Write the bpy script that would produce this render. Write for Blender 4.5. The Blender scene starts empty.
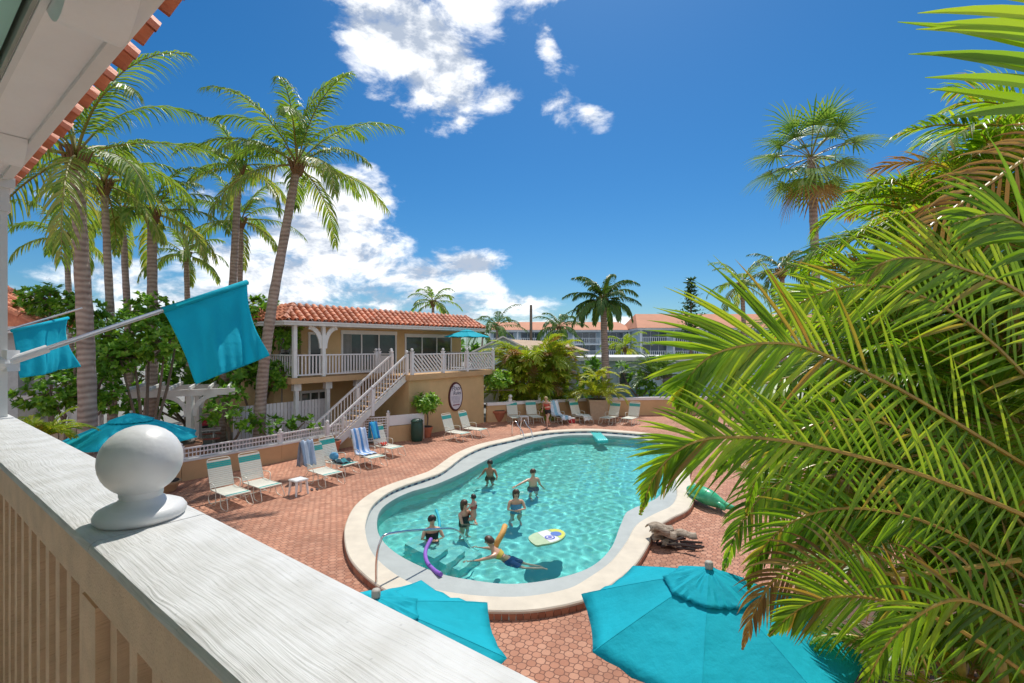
import bpy, bmesh, math, random
from mathutils import Vector as V, Matrix
from math import radians as R, sin, cos, pi, sqrt
rnd = random.Random(7)
sc = bpy.context.scene
col = sc.collection
H = 4.4          # eye height above the pool deck, metres
F = 480.0; HX = 512.0; HY = 345.0
def G(px, py, z=0.0):            # a sight line met with the level z
    Y = F*(H-z)/(py-HY); return V(((px-HX)/F*Y, Y, z))
def P(px, py, Y):                # a sight line met with the depth Y
    return V(((px-HX)/F*Y, Y, H-(py-HY)/F*Y))
AN = math.atan2(.8, .6)          # the buildings' own grid: a runs away to the right, b away to the left
RG = Matrix.Rotation(AN, 4, 'Z')
def W(a, b, z=0.0): return V((.6*a-.8*b, .8*a+.6*b, z))
def Aof(px, b):
    q = (px-HX)/F; return (.8*b+.6*b*q)/(.6-.8*q)

# ------------------------------------------------------------------ mesh builder
class MB:
    def __init__(s, M=None): s.v=[]; s.f=[]; s.m=[]; s.a=[]; s.M=M; s.mi=0; s.av=0.0
    def pt(s, p):
        p = V(p)
        s.v.append(s.M @ p if s.M else p); return len(s.v)-1
    def face(s, ids): s.f.append(tuple(ids)); s.m.append(s.mi); s.a.append(s.av)
    def box(s, lo, hi, M=None):
        x0,y0,z0=lo; x1,y1,z1=hi
        c=[(x0,y0,z0),(x1,y0,z0),(x1,y1,z0),(x0,y1,z0),(x0,y0,z1),(x1,y0,z1),(x1,y1,z1),(x0,y1,z1)]
        i=[s.pt(M@V(q) if M else q) for q in c]
        for f in ((0,3,2,1),(4,5,6,7),(0,1,5,4),(1,2,6,5),(2,3,7,6),(3,0,4,7)): s.face([i[k] for k in f])
    def beam(s, p, q, w, h, up=V((0,0,1))):
        p=V(p); q=V(q); d=q-p; L=d.length; d=d/L; sd=d.cross(up).normalized(); u=sd.cross(d)
        M=Matrix.Translation(p)@Matrix((sd,d,u)).transposed().to_4x4()
        s.box((-w/2,0,-h/2),(w/2,L,h/2),M)
    def tube(s, pts, r, n=8, cap=True):
        pts=[V(p) for p in pts]; N=len(pts)
        rr=r if isinstance(r,(list,tuple)) else [r]*N
        t=(pts[1]-pts[0]).normalized(); ref=V((0,0,1)) if abs(t.z)<.9 else V((1,0,0))
        u=t.cross(ref).normalized(); rings=[]
        for i,p in enumerate(pts):
            t=(pts[min(i+1,N-1)]-pts[max(i-1,0)]).normalized()
            u=(u-t*u.dot(t)); u=u.normalized() if u.length>1e-6 else t.orthogonal().normalized()
            w=t.cross(u)
            rings.append([s.pt(p+(u*cos(2*pi*k/n)+w*sin(2*pi*k/n))*rr[i]) for k in range(n)])
        for a,b in zip(rings,rings[1:]):
            for k in range(n): s.face((a[k],a[(k+1)%n],b[(k+1)%n],b[k]))
        if cap: s.face(rings[0][::-1]); s.face(rings[-1])
    def lathe(s, prof, c=(0,0,0), n=32):
        c=V(c); rings=[[s.pt(c+V((r*cos(2*pi*k/n),r*sin(2*pi*k/n),z))) for k in range(n)] for r,z in prof]
        for a,b in zip(rings,rings[1:]):
            for k in range(n): s.face((a[k],a[(k+1)%n],b[(k+1)%n],b[k]))
        s.face(rings[0][::-1]); s.face(rings[-1])
    def prism(s, poly, z0, z1):
        n=len(poly); a=[s.pt((p[0],p[1],z0)) for p in poly]; b=[s.pt((p[0],p[1],z1)) for p in poly]
        s.face(a[::-1]); s.face(b)
        for k in range(n): s.face((a[k],a[(k+1)%n],b[(k+1)%n],b[k]))
    def plate(s, pts, th):           # thick sheet through a planar or gently curved outline
        pts=[V(p) for p in pts]; n=(pts[1]-pts[0]).cross(pts[2]-pts[0]).normalized()*th
        a=[s.pt(p) for p in pts]; b=[s.pt(p-n) for p in pts]; s.face(a); s.face(b[::-1])
        for k in range(len(pts)): s.face((a[k],b[k],b[(k+1)%len(pts)],a[(k+1)%len(pts)]))
    def grid(s, fn, nu, nv, closeu=False):
        ids=[[s.pt(fn(i/nu,j/nv)) for i in range(nu+(0 if closeu else 1))] for j in range(nv+1)]
        m=len(ids[0])
        for j in range(nv):
            for i in range(nu): s.face((ids[j][i],ids[j][(i+1)%m],ids[j+1][(i+1)%m],ids[j+1][i]))
    def ball(s, c, r, n=16, sq=(1,1,1)):
        c=V(c); h=n//2
        prof=[(r*sin(pi*(k+.001)/h) if 0<k<h else r*.02, -r*cos(pi*k/h)) for k in range(h+1)]
        rings=[[s.pt(c+V((q*cos(2*pi*k/n)*sq[0],q*sin(2*pi*k/n)*sq[1],z*sq[2]))) for k in range(n)] for q,z in prof]
        for a,b in zip(rings,rings[1:]):
            for k in range(n): s.face((a[k],a[(k+1)%n],b[(k+1)%n],b[k]))
        s.face(rings[0][::-1]); s.face(rings[-1])
INV={}
def mkobj(name, mb, mats, inv=None, smooth=False):
    me=bpy.data.meshes.new(name)
    vs=[tuple(inv@p) for p in mb.v] if inv else [tuple(p) for p in mb.v]
    me.from_pydata(vs,[],mb.f)
    for m in (mats if isinstance(mats,(list,tuple)) else [mats]): me.materials.append(m)
    if any(mb.m): me.polygons.foreach_set('material_index',mb.m)
    if any(mb.a):
        at=me.attributes.new('v','FLOAT','FACE'); at.data.foreach_set('value',mb.a)
    if smooth:
        if smooth is True: me.polygons.foreach_set('use_smooth',[True]*len(me.polygons))
        else: me.shade_smooth_by_angle(angle=smooth) if hasattr(me,'shade_smooth_by_angle') else None
        if smooth is not True:
            me.polygons.foreach_set('use_smooth',[True]*len(me.polygons))
            me.set_sharp_from_angle(angle=smooth)
    me.update()
    o=bpy.data.objects.new(name,me); col.objects.link(o); return o
def tag(o,label=None,cat=None,group=None,kind=None):
    for k,v in (('label',label),('category',cat),('group',group),('kind',kind)):
        if v: o[k]=v
    return o
def thing(name,label,cat,loc=(0,0,0),rot=0,group=None):
    o=bpy.data.objects.new(name,None); col.objects.link(o); o.empty_display_size=.2
    o.location=loc; o.rotation_euler=(0,0,rot); tag(o,label,cat,group)
    INV[o]=(Matrix.Translation(V(loc))@Matrix.Rotation(rot,4,'Z')).inverted(); return o
def part(name,mb,mats,parent,smooth=False,label=None):
    o=mkobj(name,mb,mats,INV[parent],smooth); o.parent=parent; INV[o]=INV[parent]
    if label: o['label']=label
    return o
def solo(name,mb,mats,label,cat,loc=(0,0,0),group=None,smooth=False,rot=0):
    M=Matrix.Translation(V(loc))@Matrix.Rotation(rot,4,'Z')
    o=mkobj(name,mb,mats,M.inverted(),smooth); o.location=loc; o.rotation_euler=(0,0,rot)
    return tag(o,label,cat,group)
def struct(name,mb,mats,smooth=False):
    return tag(mkobj(name,mb,mats,None,smooth),kind='structure')
def copy_tree(o,parent=None):
    c=o.copy(); col.objects.link(c); c.parent=parent
    if parent is not None: c.matrix_parent_inverse=o.matrix_parent_inverse.copy()
    for ch in list(KIDS(o)): copy_tree(ch,c)
    return c
def KIDS(o): return [x for x in bpy.data.objects if x.parent==o]
def place(root,loc,rot,label,group=None):
    c=copy_tree(root); c.location=loc; c.rotation_euler=(0,0,rot); c['label']=label
    if group: c['group']=group
    return c
def bez(pts,n):                   # Catmull-Rom through the points
    pts=[V(p) for p in pts]; N=len(pts); out=[]
    for k in range(n+1):
        t=k/n*(N-1); i=min(int(t),N-2); f=t-i
        a=pts[max(i-1,0)]; b=pts[i]; c=pts[i+1]; d=pts[min(i+2,N-1)]
        out.append(.5*((2*b)+(c-a)*f+(2*a-5*b+4*c-d)*f*f+(3*b-a-3*c+d)*f**3))
    return out
def closed(pts,n):
    pts=[V(p) for p in pts]; N=len(pts); out=[]
    for k in range(n):
        t=k/n*N; i=int(t); f=t-i
        a,b,c,d=pts[(i-1)%N],pts[i%N],pts[(i+1)%N],pts[(i+2)%N]
        out.append(.5*((2*b)+(c-a)*f+(2*a-5*b+4*c-d)*f*f+(3*b-a-3*c+d)*f**3))
    return out

# ------------------------------------------------------------------ materials
def nt(m): return m.node_tree.nodes, m.node_tree.links
def mat(name,c,rough=.6,var=.12,scale=6.0,bump=.0,bscale=40.0,stretch=None,metal=0,spec=.5,coat=0,alt=None,bdist=.02):
    m=bpy.data.materials.new(name); m.use_nodes=True; N,L=nt(m); b=N['Principled BSDF']
    b.inputs['Roughness'].default_value=rough; b.inputs['Metallic'].default_value=metal
    b.inputs['Specular IOR Level'].default_value=spec; b.inputs['Coat Weight'].default_value=coat
    tc=N.new('ShaderNodeTexCoord'); mp=N.new('ShaderNodeMapping'); L.new(tc.outputs['Object'],mp.inputs[0])
    if stretch: mp.inputs['Scale'].default_value=stretch
    n=N.new('ShaderNodeTexNoise'); n.inputs['Scale'].default_value=scale; n.inputs['Detail'].default_value=6; n.inputs['Roughness'].default_value=.6
    L.new(mp.outputs[0],n.inputs['Vector'])
    r=N.new('ShaderNodeValToRGB'); r.color_ramp.elements[0].position=.3; r.color_ramp.elements[1].position=.7
    a=alt or tuple(x*(1-var) for x in c); h=tuple(min(1,x*(1+var*.6)) for x in c)
    r.color_ramp.elements[0].color=(*a,1); r.color_ramp.elements[1].color=(*h,1)
    L.new(n.outputs['Fac'],r.inputs[0]); L.new(r.outputs[0],b.inputs['Base Color'])
    if bump:
        n2=N.new('ShaderNodeTexNoise'); n2.inputs['Scale'].default_value=bscale; n2.inputs['Detail'].default_value=5
        L.new(mp.outputs[0],n2.inputs['Vector'])
        bp=N.new('ShaderNodeBump'); bp.inputs['Strength'].default_value=bump; bp.inputs['Distance'].default_value=bdist
        L.new(n2.outputs['Fac'],bp.inputs['Height']); L.new(bp.outputs[0],b.inputs['Normal'])
    return m
def leafmat(name,cols,trans=.35,rough=.45,tcol=None):
    m=bpy.data.materials.new(name); m.use_nodes=True; N,L=nt(m); b=N['Principled BSDF']
    b.inputs['Roughness'].default_value=rough; b.inputs['Specular IOR Level'].default_value=.4
    at=N.new('ShaderNodeAttribute'); at.attribute_name='v'
    r=N.new('ShaderNodeValToRGB'); e=r.color_ramp.elements
    while len(e)<len(cols): e.new(.5)
    for i,c in enumerate(cols): e[i].position=i/(len(cols)-1); e[i].color=(*c,1)
    L.new(at.outputs['Fac'],r.inputs[0]); L.new(r.outputs[0],b.inputs['Base Color'])
    t=N.new('ShaderNodeBsdfTranslucent'); mx=N.new('ShaderNodeMixRGB'); mx.blend_type='MULTIPLY'; mx.inputs[0].default_value=1
    mx.inputs[2].default_value=(*(tcol or (2.0,1.9,.9)),1); L.new(r.outputs[0],mx.inputs[1]); L.new(mx.outputs[0],t.inputs[0])
    ms=N.new('ShaderNodeMixShader'); ms.inputs[0].default_value=trans
    L.new(b.outputs[0],ms.inputs[1]); L.new(t.outputs[0],ms.inputs[2]); L.new(ms.outputs[0],N['Material Output'].inputs[0])
    return m
def clothmat(name,c,trans=.25,rough=.8):
    m=mat(name,c,rough,.16,1.6,bump=.5,bscale=6,bdist=.04,spec=.2); N,L=nt(m); b=N['Principled BSDF']
    t=N.new('ShaderNodeBsdfTranslucent'); t.inputs[0].default_value=(*c,1)
    ms=N.new('ShaderNodeMixShader'); ms.inputs[0].default_value=trans
    L.new(b.outputs[0],ms.inputs[1]); L.new(t.outputs[0],ms.inputs[2]); L.new(ms.outputs[0],N['Material Output'].inputs[0])
    return m
def mth(N,L,op,a,b=None,clamp=False):
    n=N.new('ShaderNodeMath'); n.operation=op; n.use_clamp=clamp
    for i,x in enumerate((a,b)):
        if x is None: continue
        if isinstance(x,(int,float)): n.inputs[i].default_value=x
        else: L.new(x,n.inputs[i])
    return n.outputs[0]
def pavermat():
    m=bpy.data.materials.new('paver'); m.use_nodes=True; N,L=nt(m); b=N['Principled BSDF']; b.inputs['Roughness'].default_value=.8
    tc=N.new('ShaderNodeTexCoord'); mp=N.new('ShaderNodeMapping'); mp.inputs['Rotation'].default_value=(0,0,R(-20)); mp.inputs['Scale'].default_value=(6.9,6.9,6.9)
    L.new(tc.outputs['Object'],mp.inputs[0])
    dn=N.new('ShaderNodeTexNoise'); dn.inputs['Scale'].default_value=.9; dn.inputs['Detail'].default_value=2
    L.new(mp.outputs[0],dn.inputs['Vector'])
    vm=N.new('ShaderNodeVectorMath'); vm.operation='MULTIPLY_ADD'; L.new(dn.outputs['Color'],vm.inputs[0]); vm.inputs[1].default_value=(.25,.25,0); L.new(mp.outputs[0],vm.inputs[2])
    s=N.new('ShaderNodeSeparateXYZ'); L.new(vm.outputs[0],s.inputs[0])
    x,y=s.outputs[0],s.outputs[1]
    a=mth(N,L,'ABSOLUTE',mth(N,L,'SUBTRACT',mth(N,L,'FRACT',x),.5)); c=mth(N,L,'ABSOLUTE',mth(N,L,'SUBTRACT',mth(N,L,'FRACT',y),.5))
    sm=mth(N,L,'ADD',a,c); k=.67
    d1=mth(N,L,'MULTIPLY',mth(N,L,'ABSOLUTE',mth(N,L,'SUBTRACT',sm,k)),.707)
    incorner=mth(N,L,'GREATER_THAN',sm,k)
    d2=mth(N,L,'ADD',mth(N,L,'SUBTRACT',.5,mth(N,L,'MAXIMUM',a,c)),incorner)
    d=mth(N,L,'MINIMUM',d1,d2)
    joint=N.new('ShaderNodeMapRange'); joint.inputs['From Min'].default_value=.02; joint.inputs['From Max'].default_value=.06; L.new(d,joint.inputs[0])
    # an id for each paver
    fx=mth(N,L,'ADD',mth(N,L,'FLOOR',x),mth(N,L,'MULTIPLY',incorner,mth(N,L,'ADD',mth(N,L,'ROUND',mth(N,L,'FRACT',x)),.5)))
    fy=mth(N,L,'ADD',mth(N,L,'FLOOR',y),mth(N,L,'MULTIPLY',incorner,mth(N,L,'ADD',mth(N,L,'ROUND',mth(N,L,'FRACT',y)),.5)))
    cb=N.new('ShaderNodeCombineXYZ'); L.new(fx,cb.inputs[0]); L.new(fy,cb.inputs[1])
    wn=N.new('ShaderNodeTexWhiteNoise'); L.new(cb.outputs[0],wn.inputs['Vector'])
    r=N.new('ShaderNodeValToRGB'); e=r.color_ramp.elements; e[0].color=(.45,.195,.115,1); e[1].color=(.60,.31,.20,1); q=e.new(.5); q.color=(.53,.25,.155,1)
    L.new(wn.outputs['Value'],r.inputs[0])
    big=N.new('ShaderNodeTexNoise'); big.inputs['Scale'].default_value=.5; big.inputs['Detail'].default_value=7; big.inputs['Roughness'].default_value=.65; L.new(tc.outputs['Object'],big.inputs['Vector'])
    br=N.new('ShaderNodeValToRGB'); br.color_ramp.elements[0].position=.3; br.color_ramp.elements[0].color=(.62,.60,.59,1); br.color_ramp.elements[1].position=.72; br.color_ramp.elements[1].color=(1.2,1.18,1.16,1); L.new(big.outputs['Fac'],br.inputs[0])
    m1=N.new('ShaderNodeMixRGB'); m1.blend_type='MULTIPLY'; m1.inputs[0].default_value=1; L.new(r.outputs[0],m1.inputs[1]); L.new(br.outputs[0],m1.inputs[2])
    m2=N.new('ShaderNodeMixRGB'); m2.inputs[1].default_value=(.20,.09,.06,1); L.new(joint.outputs[0],m2.inputs[0]); L.new(m1.outputs[0],m2.inputs[2])
    L.new(m2.outputs[0],b.inputs['Base Color'])
    fn=N.new('ShaderNodeTexNoise'); fn.inputs['Scale'].default_value=90; L.new(tc.outputs['Object'],fn.inputs['Vector'])
    hh=mth(N,L,'ADD',joint.outputs[0],mth(N,L,'MULTIPLY',fn.outputs['Fac'],.35))
    bp=N.new('ShaderNodeBump'); bp.inputs['Distance'].default_value=.008; bp.inputs['Strength'].default_value=.8; L.new(hh,bp.inputs['Height']); L.new(bp.outputs[0],b.inputs['Normal'])
    return m
def woodmat(name,c,dark,ang=pi/2,bstr=.45,scale=1.0,grain=.12):     # weathered painted board: grain runs along the board
    m=bpy.data.materials.new(name); m.use_nodes=True; N,L=nt(m); b=N['Principled BSDF']; b.inputs['Roughness'].default_value=.5
    tc=N.new('ShaderNodeTexCoord'); r0=N.new('ShaderNodeMapping'); r0.inputs['Rotation'].default_value=(0,0,-ang); L.new(tc.outputs['Object'],r0.inputs[0])
    mp=N.new('ShaderNodeMapping'); mp.inputs['Scale'].default_value=(5*scale,230*scale,230*scale); L.new(r0.outputs[0],mp.inputs[0])
    wp=N.new('ShaderNodeTexNoise'); wp.inputs['Scale'].default_value=4.0; wp.inputs['Detail'].default_value=2; L.new(r0.outputs[0],wp.inputs['Vector'])
    vm=N.new('ShaderNodeVectorMath'); vm.operation='MULTIPLY_ADD'; L.new(wp.outputs['Color'],vm.inputs[0]); vm.inputs[1].default_value=(0,7,7); L.new(mp.outputs[0],vm.inputs[2])
    n=N.new('ShaderNodeTexNoise'); n.inputs['Scale'].default_value=1; n.inputs['Detail'].default_value=5; n.inputs['Distortion'].default_value=.5; L.new(vm.outputs[0],n.inputs['Vector'])
    sp=N.new('ShaderNodeTexNoise'); sp.inputs['Scale'].default_value=14; sp.inputs['Detail'].default_value=8; L.new(r0.outputs[0],sp.inputs['Vector'])
    r=N.new('ShaderNodeValToRGB'); e=r.color_ramp.elements; e[0].position=.33; e[0].color=(*dark,1); e[1].position=.45; e[1].color=(*c,1)
    L.new(n.outputs['Fac'],r.inputs[0])
    r2=N.new('ShaderNodeValToRGB'); e=r2.color_ramp.elements; e[0].position=.3; e[0].color=(.82,.81,.78,1); e[1].position=.62; e[1].color=(1,1,1,1); L.new(sp.outputs['Fac'],r2.inputs[0])
    mx=N.new('ShaderNodeMixRGB'); mx.blend_type='MULTIPLY'; mx.inputs[0].default_value=1; L.new(r.outputs[0],mx.inputs[1]); L.new(r2.outputs[0],mx.inputs[2])
    pk=N.new('ShaderNodeTexVoronoi'); pk.inputs['Scale'].default_value=38; L.new(r0.outputs[0],pk.inputs['Vector']); pr=N.new('ShaderNodeMapRange'); pr.inputs['From Min'].default_value=.045; pr.inputs['From Max'].default_value=.09; pr.inputs['To Min'].default_value=.62; L.new(pk.outputs['Distance'],pr.inputs[0])
    m3=N.new('ShaderNodeMixRGB'); m3.blend_type='MULTIPLY'; m3.inputs[0].default_value=.55; L.new(mx.outputs[0],m3.inputs[1]); L.new(pr.outputs[0],m3.inputs[2])
    L.new(m3.outputs[0],b.inputs['Base Color'])
    hh=mth(N,L,'ADD',n.outputs['Fac'],mth(N,L,'MULTIPLY',sp.outputs['Fac'],.3))
    bp=N.new('ShaderNodeBump'); bp.inputs['Distance'].default_value=.006; bp.inputs['Strength'].default_value=bstr; L.new(hh,bp.inputs['Height']); L.new(bp.outputs[0],b.inputs['Normal'])
    return m

M={}
M['paver']=pavermat()
M['white']=mat('white_paint',(.78,.78,.76),.45,.06,3,bump=.1,bscale=30)
M['white2']=mat('aged_white_paint',(.70,.69,.66),.6,.14,2.5,bump=.2,bscale=20)
M['vinyl']=mat('white_vinyl',(.75,.72,.72),.4,.05,4)
M['cap']=woodmat('weathered_white_board',(.70,.695,.68),(.64,.635,.62))
M['bounce_wood']=woodmat('bounce_tinted_board',(.93,.66,.46),(.84,.56,.37),ang=0,bstr=.5)  # warm bounce from the sunlit floor, painted into the inner rail boards
M['finial']=mat('finial_paint',(.74,.735,.72),.38,.07,9,bump=.35,bscale=14,bdist=.01)
M['panel']=mat('pale_grey_stucco',(.88,.90,.92),.8,.12,5,bump=.6,bscale=60)
M['soffit']=mat('cream_soffit',(.90,.90,.90),.6,.05,3,bump=.15,bscale=50)
M['teal']=mat('pale_teal_ceiling',(.36,.68,.60),.6,.04,3)
M['terra']=mat('terracotta_floor',(.84,.68,.55),.6,.1,5)
M['tile']=mat('terracotta_roof_tile',(.66,.25,.13),.65,.4,4.5,bump=.3,bscale=30,alt=(.46,.14,.07))
M['tan']=mat('tan_stucco',(.64,.44,.22),.85,.17,.7,bump=.4,bscale=50)
M['tan2']=mat('tan_stucco_wall',(.58,.37,.19),.85,.15,.8,bump=.4,bscale=50)
M['glass']=mat('window_glass',(.05,.065,.07),.06,.3,1.5,spec=.8)
M['dark']=mat('dark_interior',(.03,.03,.03),.7)
M['turq']=clothmat('turquoise_canvas',(.012,.50,.62),.22)
M['turqf']=clothmat('turquoise_flag',(.02,.62,.78),.45)
M['alu']=mat('brushed_aluminium',(.62,.62,.62),.32,.1,20,metal=.85)
M['chrome']=mat('chrome_rail',(.7,.7,.7),.15,.03,20,metal=1)
M['frame']=mat('cream_tube_frame',(.70,.66,.55),.35,.04,10)
M['strap']=mat('cream_vinyl_strap',(.72,.70,.60),.5,.06,12)
M['strapt']=mat('teal_vinyl_strap',(.02,.36,.33),.45,.06,12)
M['coping']=mat('cream_coping_concrete',(.68,.60,.48),.8,.12,2.5,bump=.3,bscale=60)
M['brick']=None
M['ledge']=mat('pale_pool_ledge',(.42,.45,.43),.5,.12,2.0,bump=.2,bscale=30)
M['plaster']=mat('aqua_pool_plaster',(.24,.70,.66),.7,.1,1.2)
M['steel']=mat('rusty_dark_metal',(.1,.08,.07),.5)
M['trunk']=None
M['skin']=mat('skin_tanned',(.66,.38,.25),.35,.08,12); M['skin2']=mat('skin_fair',(.60,.35,.25),.5,.08,12); M['skin3']=mat('skin_deep',(.36,.18,.10),.5,.08,12)
M['hair']=mat('brown_hair',(.09,.045,.025),.5,.2,40); M['hairb']=mat('blond_hair',(.5,.36,.18),.5,.2,40); M['hairk']=mat('black_hair',(.03,.02,.018),.5,.2,40)
M['terrapot']=mat('terracotta_pot',(.45,.15,.08),.75,.15,8)
M['beigepot']=mat('beige_planter',(.55,.40,.28),.8,.1,8,bump=.3)
M['soil']=mat('dark_soil',(.06,.04,.03),.95,.3,20,bump=.6)
M['hedgeleaf']=leafmat('bush_leaf',[(.05,.15,.012),(.15,.33,.025),(.32,.48,.06)],.3)
M['yleaf']=leafmat('yellow_green_leaf',[(.10,.20,.015),(.24,.33,.03),(.42,.42,.04)],.4)
M['palm']=leafmat('palm_leaf',[(.05,.12,.02),(.11,.21,.03),(.20,.30,.05),(.36,.36,.12)],.42,.4)
M['wpalm']=leafmat('fan_palm_leaf',[(.035,.09,.02),(.07,.15,.03),(.13,.22,.05)],.25,.4)
M['fpalm']=leafmat('fan_leaf',[(.05,.13,.03),(.13,.26,.04),(.26,.37,.08)],.3,.4)
M['areca']=leafmat('areca_leaf',[(.03,.07,.008),(.10,.19,.012),(.18,.32,.03),(.34,.43,.05),(.30,.17,.06)],.52,.35,(2.1,2.0,.6))
M['brown']=leafmat('dead_frond',[(.16,.08,.03),(.30,.17,.06),(.42,.30,.14)],.3,.7)
M['cane']=mat('yellow_cane',(.45,.33,.06),.4,.3,10,alt=(.25,.16,.04))
M['rachis']=mat('olive_rachis',(.25,.22,.04),.45,.2,10)
M['bark']=mat('grey_branch',(.20,.15,.11),.85,.2,8,bump=.4)
def brickmat(name,c1,c2,mor,scale):
    m=bpy.data.materials.new(name); m.use_nodes=True; N,L=nt(m); b=N['Principled BSDF']; b.inputs['Roughness'].default_value=.8
    tc=N.new('ShaderNodeTexCoord'); mp=N.new('ShaderNodeMapping'); L.new(tc.outputs['Object'],mp.inputs[0]); mp.inputs['Rotation'].default_value=(0,0,-AN)
    t=N.new('ShaderNodeTexBrick'); t.inputs['Scale'].default_value=scale; t.inputs['Color1'].default_value=(*c1,1); t.inputs['Color2'].default_value=(*c2,1); t.inputs['Mortar'].default_value=(*mor,1)
    t.inputs['Mortar Size'].default_value=.015
    L.new(mp.outputs[0],t.inputs['Vector']); L.new(t.outputs['Color'],b.inputs['Base Color']); return m
M['brick']=mat('brick_edge',(.42,.18,.11),.8,.35,7,bump=.4)
M['redpave']=brickmat('red_paving',(.42,.17,.12),(.5,.24,.17),(.2,.1,.08),4)
def trunkmat(name,c,d,ring):
    m=bpy.data.materials.new(name); m.use_nodes=True; N,L=nt(m); b=N['Principled BSDF']; b.inputs['Roughness'].default_value=.9
    tc=N.new('ShaderNodeTexCoord'); w=N.new('ShaderNodeTexWave'); w.wave_type='BANDS'; w.bands_direction='Z'; w.inputs['Scale'].default_value=ring; w.inputs['Distortion'].default_value=5; w.inputs['Detail'].default_value=3
    L.new(tc.outputs['Object'],w.inputs['Vector'])
    n=N.new('ShaderNodeTexNoise'); n.inputs['Scale'].default_value=3; n.inputs['Detail'].default_value=8; L.new(tc.outputs['Object'],n.inputs['Vector'])
    f=mth(N,L,'ADD',mth(N,L,'MULTIPLY',w.outputs['Fac'],.26),mth(N,L,'MULTIPLY',n.outputs['Fac'],.6))
    r=N.new('ShaderNodeValToRGB'); e=r.color_ramp.elements; e[0].position=.18; e[0].color=(*d,1); e[1].position=.62; e[1].color=(*c,1)
    L.new(f,r.inputs[0]); L.new(r.outputs[0],b.inputs['Base Color'])
    bp=N.new('ShaderNodeBump'); bp.inputs['Distance'].default_value=.03; L.new(f,bp.inputs['Height']); L.new(bp.outputs[0],b.inputs['Normal']); return m
M['trunk']=trunkmat('coconut_trunk',(.46,.36,.30),(.20,.14,.11),1.9)
def flat(name,c,rough=.6,**k): 
    if name not in M: M[name]=mat(name,c,rough,**k)
    return M[name]

# ------------------------------------------------------------------ camera, sun, sky
cd=bpy.data.cameras.new('Camera'); cam=bpy.data.objects.new('Camera',cd); col.objects.link(cam); sc.camera=cam
cd.sensor_width=36; cd.lens=F/1024*36; cd.shift_y=3.5/1024; cd.clip_start=.05; cd.clip_end=2000
cam.location=(0,0,H); cam.rotation_euler=(R(90),0,0)
SEL,SAZ=R(60),R(12)
sd=V((sin(SAZ)*cos(SEL),cos(SAZ)*cos(SEL),sin(SEL)))
ld=bpy.data.lights.new('Sun','SUN'); ld.energy=3.15; ld.angle=R(.53); ld.color=(1,.95,.87)
sun=bpy.data.objects.new('Sun',ld); col.objects.link(sun); sun.rotation_euler=(-sd).to_track_quat('-Z','Y').to_euler(); sun.location=(0,0,30)
w=bpy.data.worlds.new('World'); sc.world=w; w.use_nodes=True; N,L=w.node_tree.nodes,w.node_tree.links
N.clear(); out=N.new('ShaderNodeOutputWorld')
sky=N.new('ShaderNodeTexSky'); sky.sky_type='NISHITA'; sky.sun_disc=False; sky.sun_elevation=SEL; sky.sun_rotation=SAZ
sky.altitude=0; sky.air_density=1.0; sky.dust_density=.5; sky.ozone_density=3.0
hs=N.new('ShaderNodeHueSaturation'); hs.inputs['Saturation'].default_value=1.2; hs.inputs['Hue'].default_value=.5; tn=N.new('ShaderNodeMixRGB'); tn.blend_type='MULTIPLY'; tn.inputs[0].default_value=1; tn.inputs[2].default_value=(.32,.43,.51,1); L.new(sky.outputs[0],tn.inputs[1]); L.new(tn.outputs[0],hs.inputs['Color'])
bg=N.new('ShaderNodeBackground'); bg.inputs[1].default_value=.145; L.new(hs.outputs[0],bg.inputs[0])
tc=N.new('ShaderNodeTexCoord'); sp=N.new('ShaderNodeSeparateXYZ'); L.new(tc.outputs['Generated'],sp.inputs[0])
az=mth(N,L,'ARCTAN2',sp.outputs[0],sp.outputs[1]); el=mth(N,L,'ARCSINE',sp.outputs[2])
def blob(px,py,rx,ry,g=1.0,rot=0):     # a cloud given by its bearing and elevation (degrees of arc)
    x=(px-HX)/F; z=(HY-py)/F; a0=math.atan(x); e0=math.atan(z*cos(a0))
    dx=mth(N,L,'SUBTRACT',az,a0); dy=mth(N,L,'SUBTRACT',el,e0); c,s=cos(rot),sin(rot)
    u=mth(N,L,'ADD',mth(N,L,'MULTIPLY',dx,c/rx),mth(N,L,'MULTIPLY',dy,s/rx))
    v=mth(N,L,'ADD',mth(N,L,'MULTIPLY',dx,-s/ry),mth(N,L,'MULTIPLY',dy,c/ry))
    q=mth(N,L,'ADD',mth(N,L,'MULTIPLY',u,u),mth(N,L,'MULTIPLY',v,v))
    return mth(N,L,'MULTIPLY',mth(N,L,'SUBTRACT',1,q),g)
B=[blob(420,45,.165,.115,1.3,-.35),blob(462,18,.10,.08,1.1),blob(385,85,.09,.035,.6,-.5),blob(498,98,.055,.028,.8,.2),blob(430,-40,.3,.08,.5),
   blob(551,66,.018,.05,.28,.25),blob(564,95,.028,.035,.18,.5),blob(592,118,.028,.016,.28,-.3),
   blob(335,240,.24,.10,1.15,-.28),blob(300,280,.26,.07,1.15),blob(400,272,.20,.05,1.1),blob(455,262,.13,.03,1.1),blob(470,302,.2,.03,1.0,-.05),blob(350,210,.10,.07,1.3),blob(360,200,.07,.06,.9),blob(440,255,.09,.025,.7),blob(440,292,.18,.035,.9,-.05),blob(500,313,.14,.016,.8),blob(240,300,.2,.06,1.3),
   blob(55,200,.05,.018,.45),blob(150,280,.12,.04,.6),blob(560,322,.2,.012,.5),blob(20,300,.3,.02,.5),blob(900,380,.4,.02,.3)]
mk=B[0]
for b in B[1:]: mk=mth(N,L,'MAXIMUM',mk,b)
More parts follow.
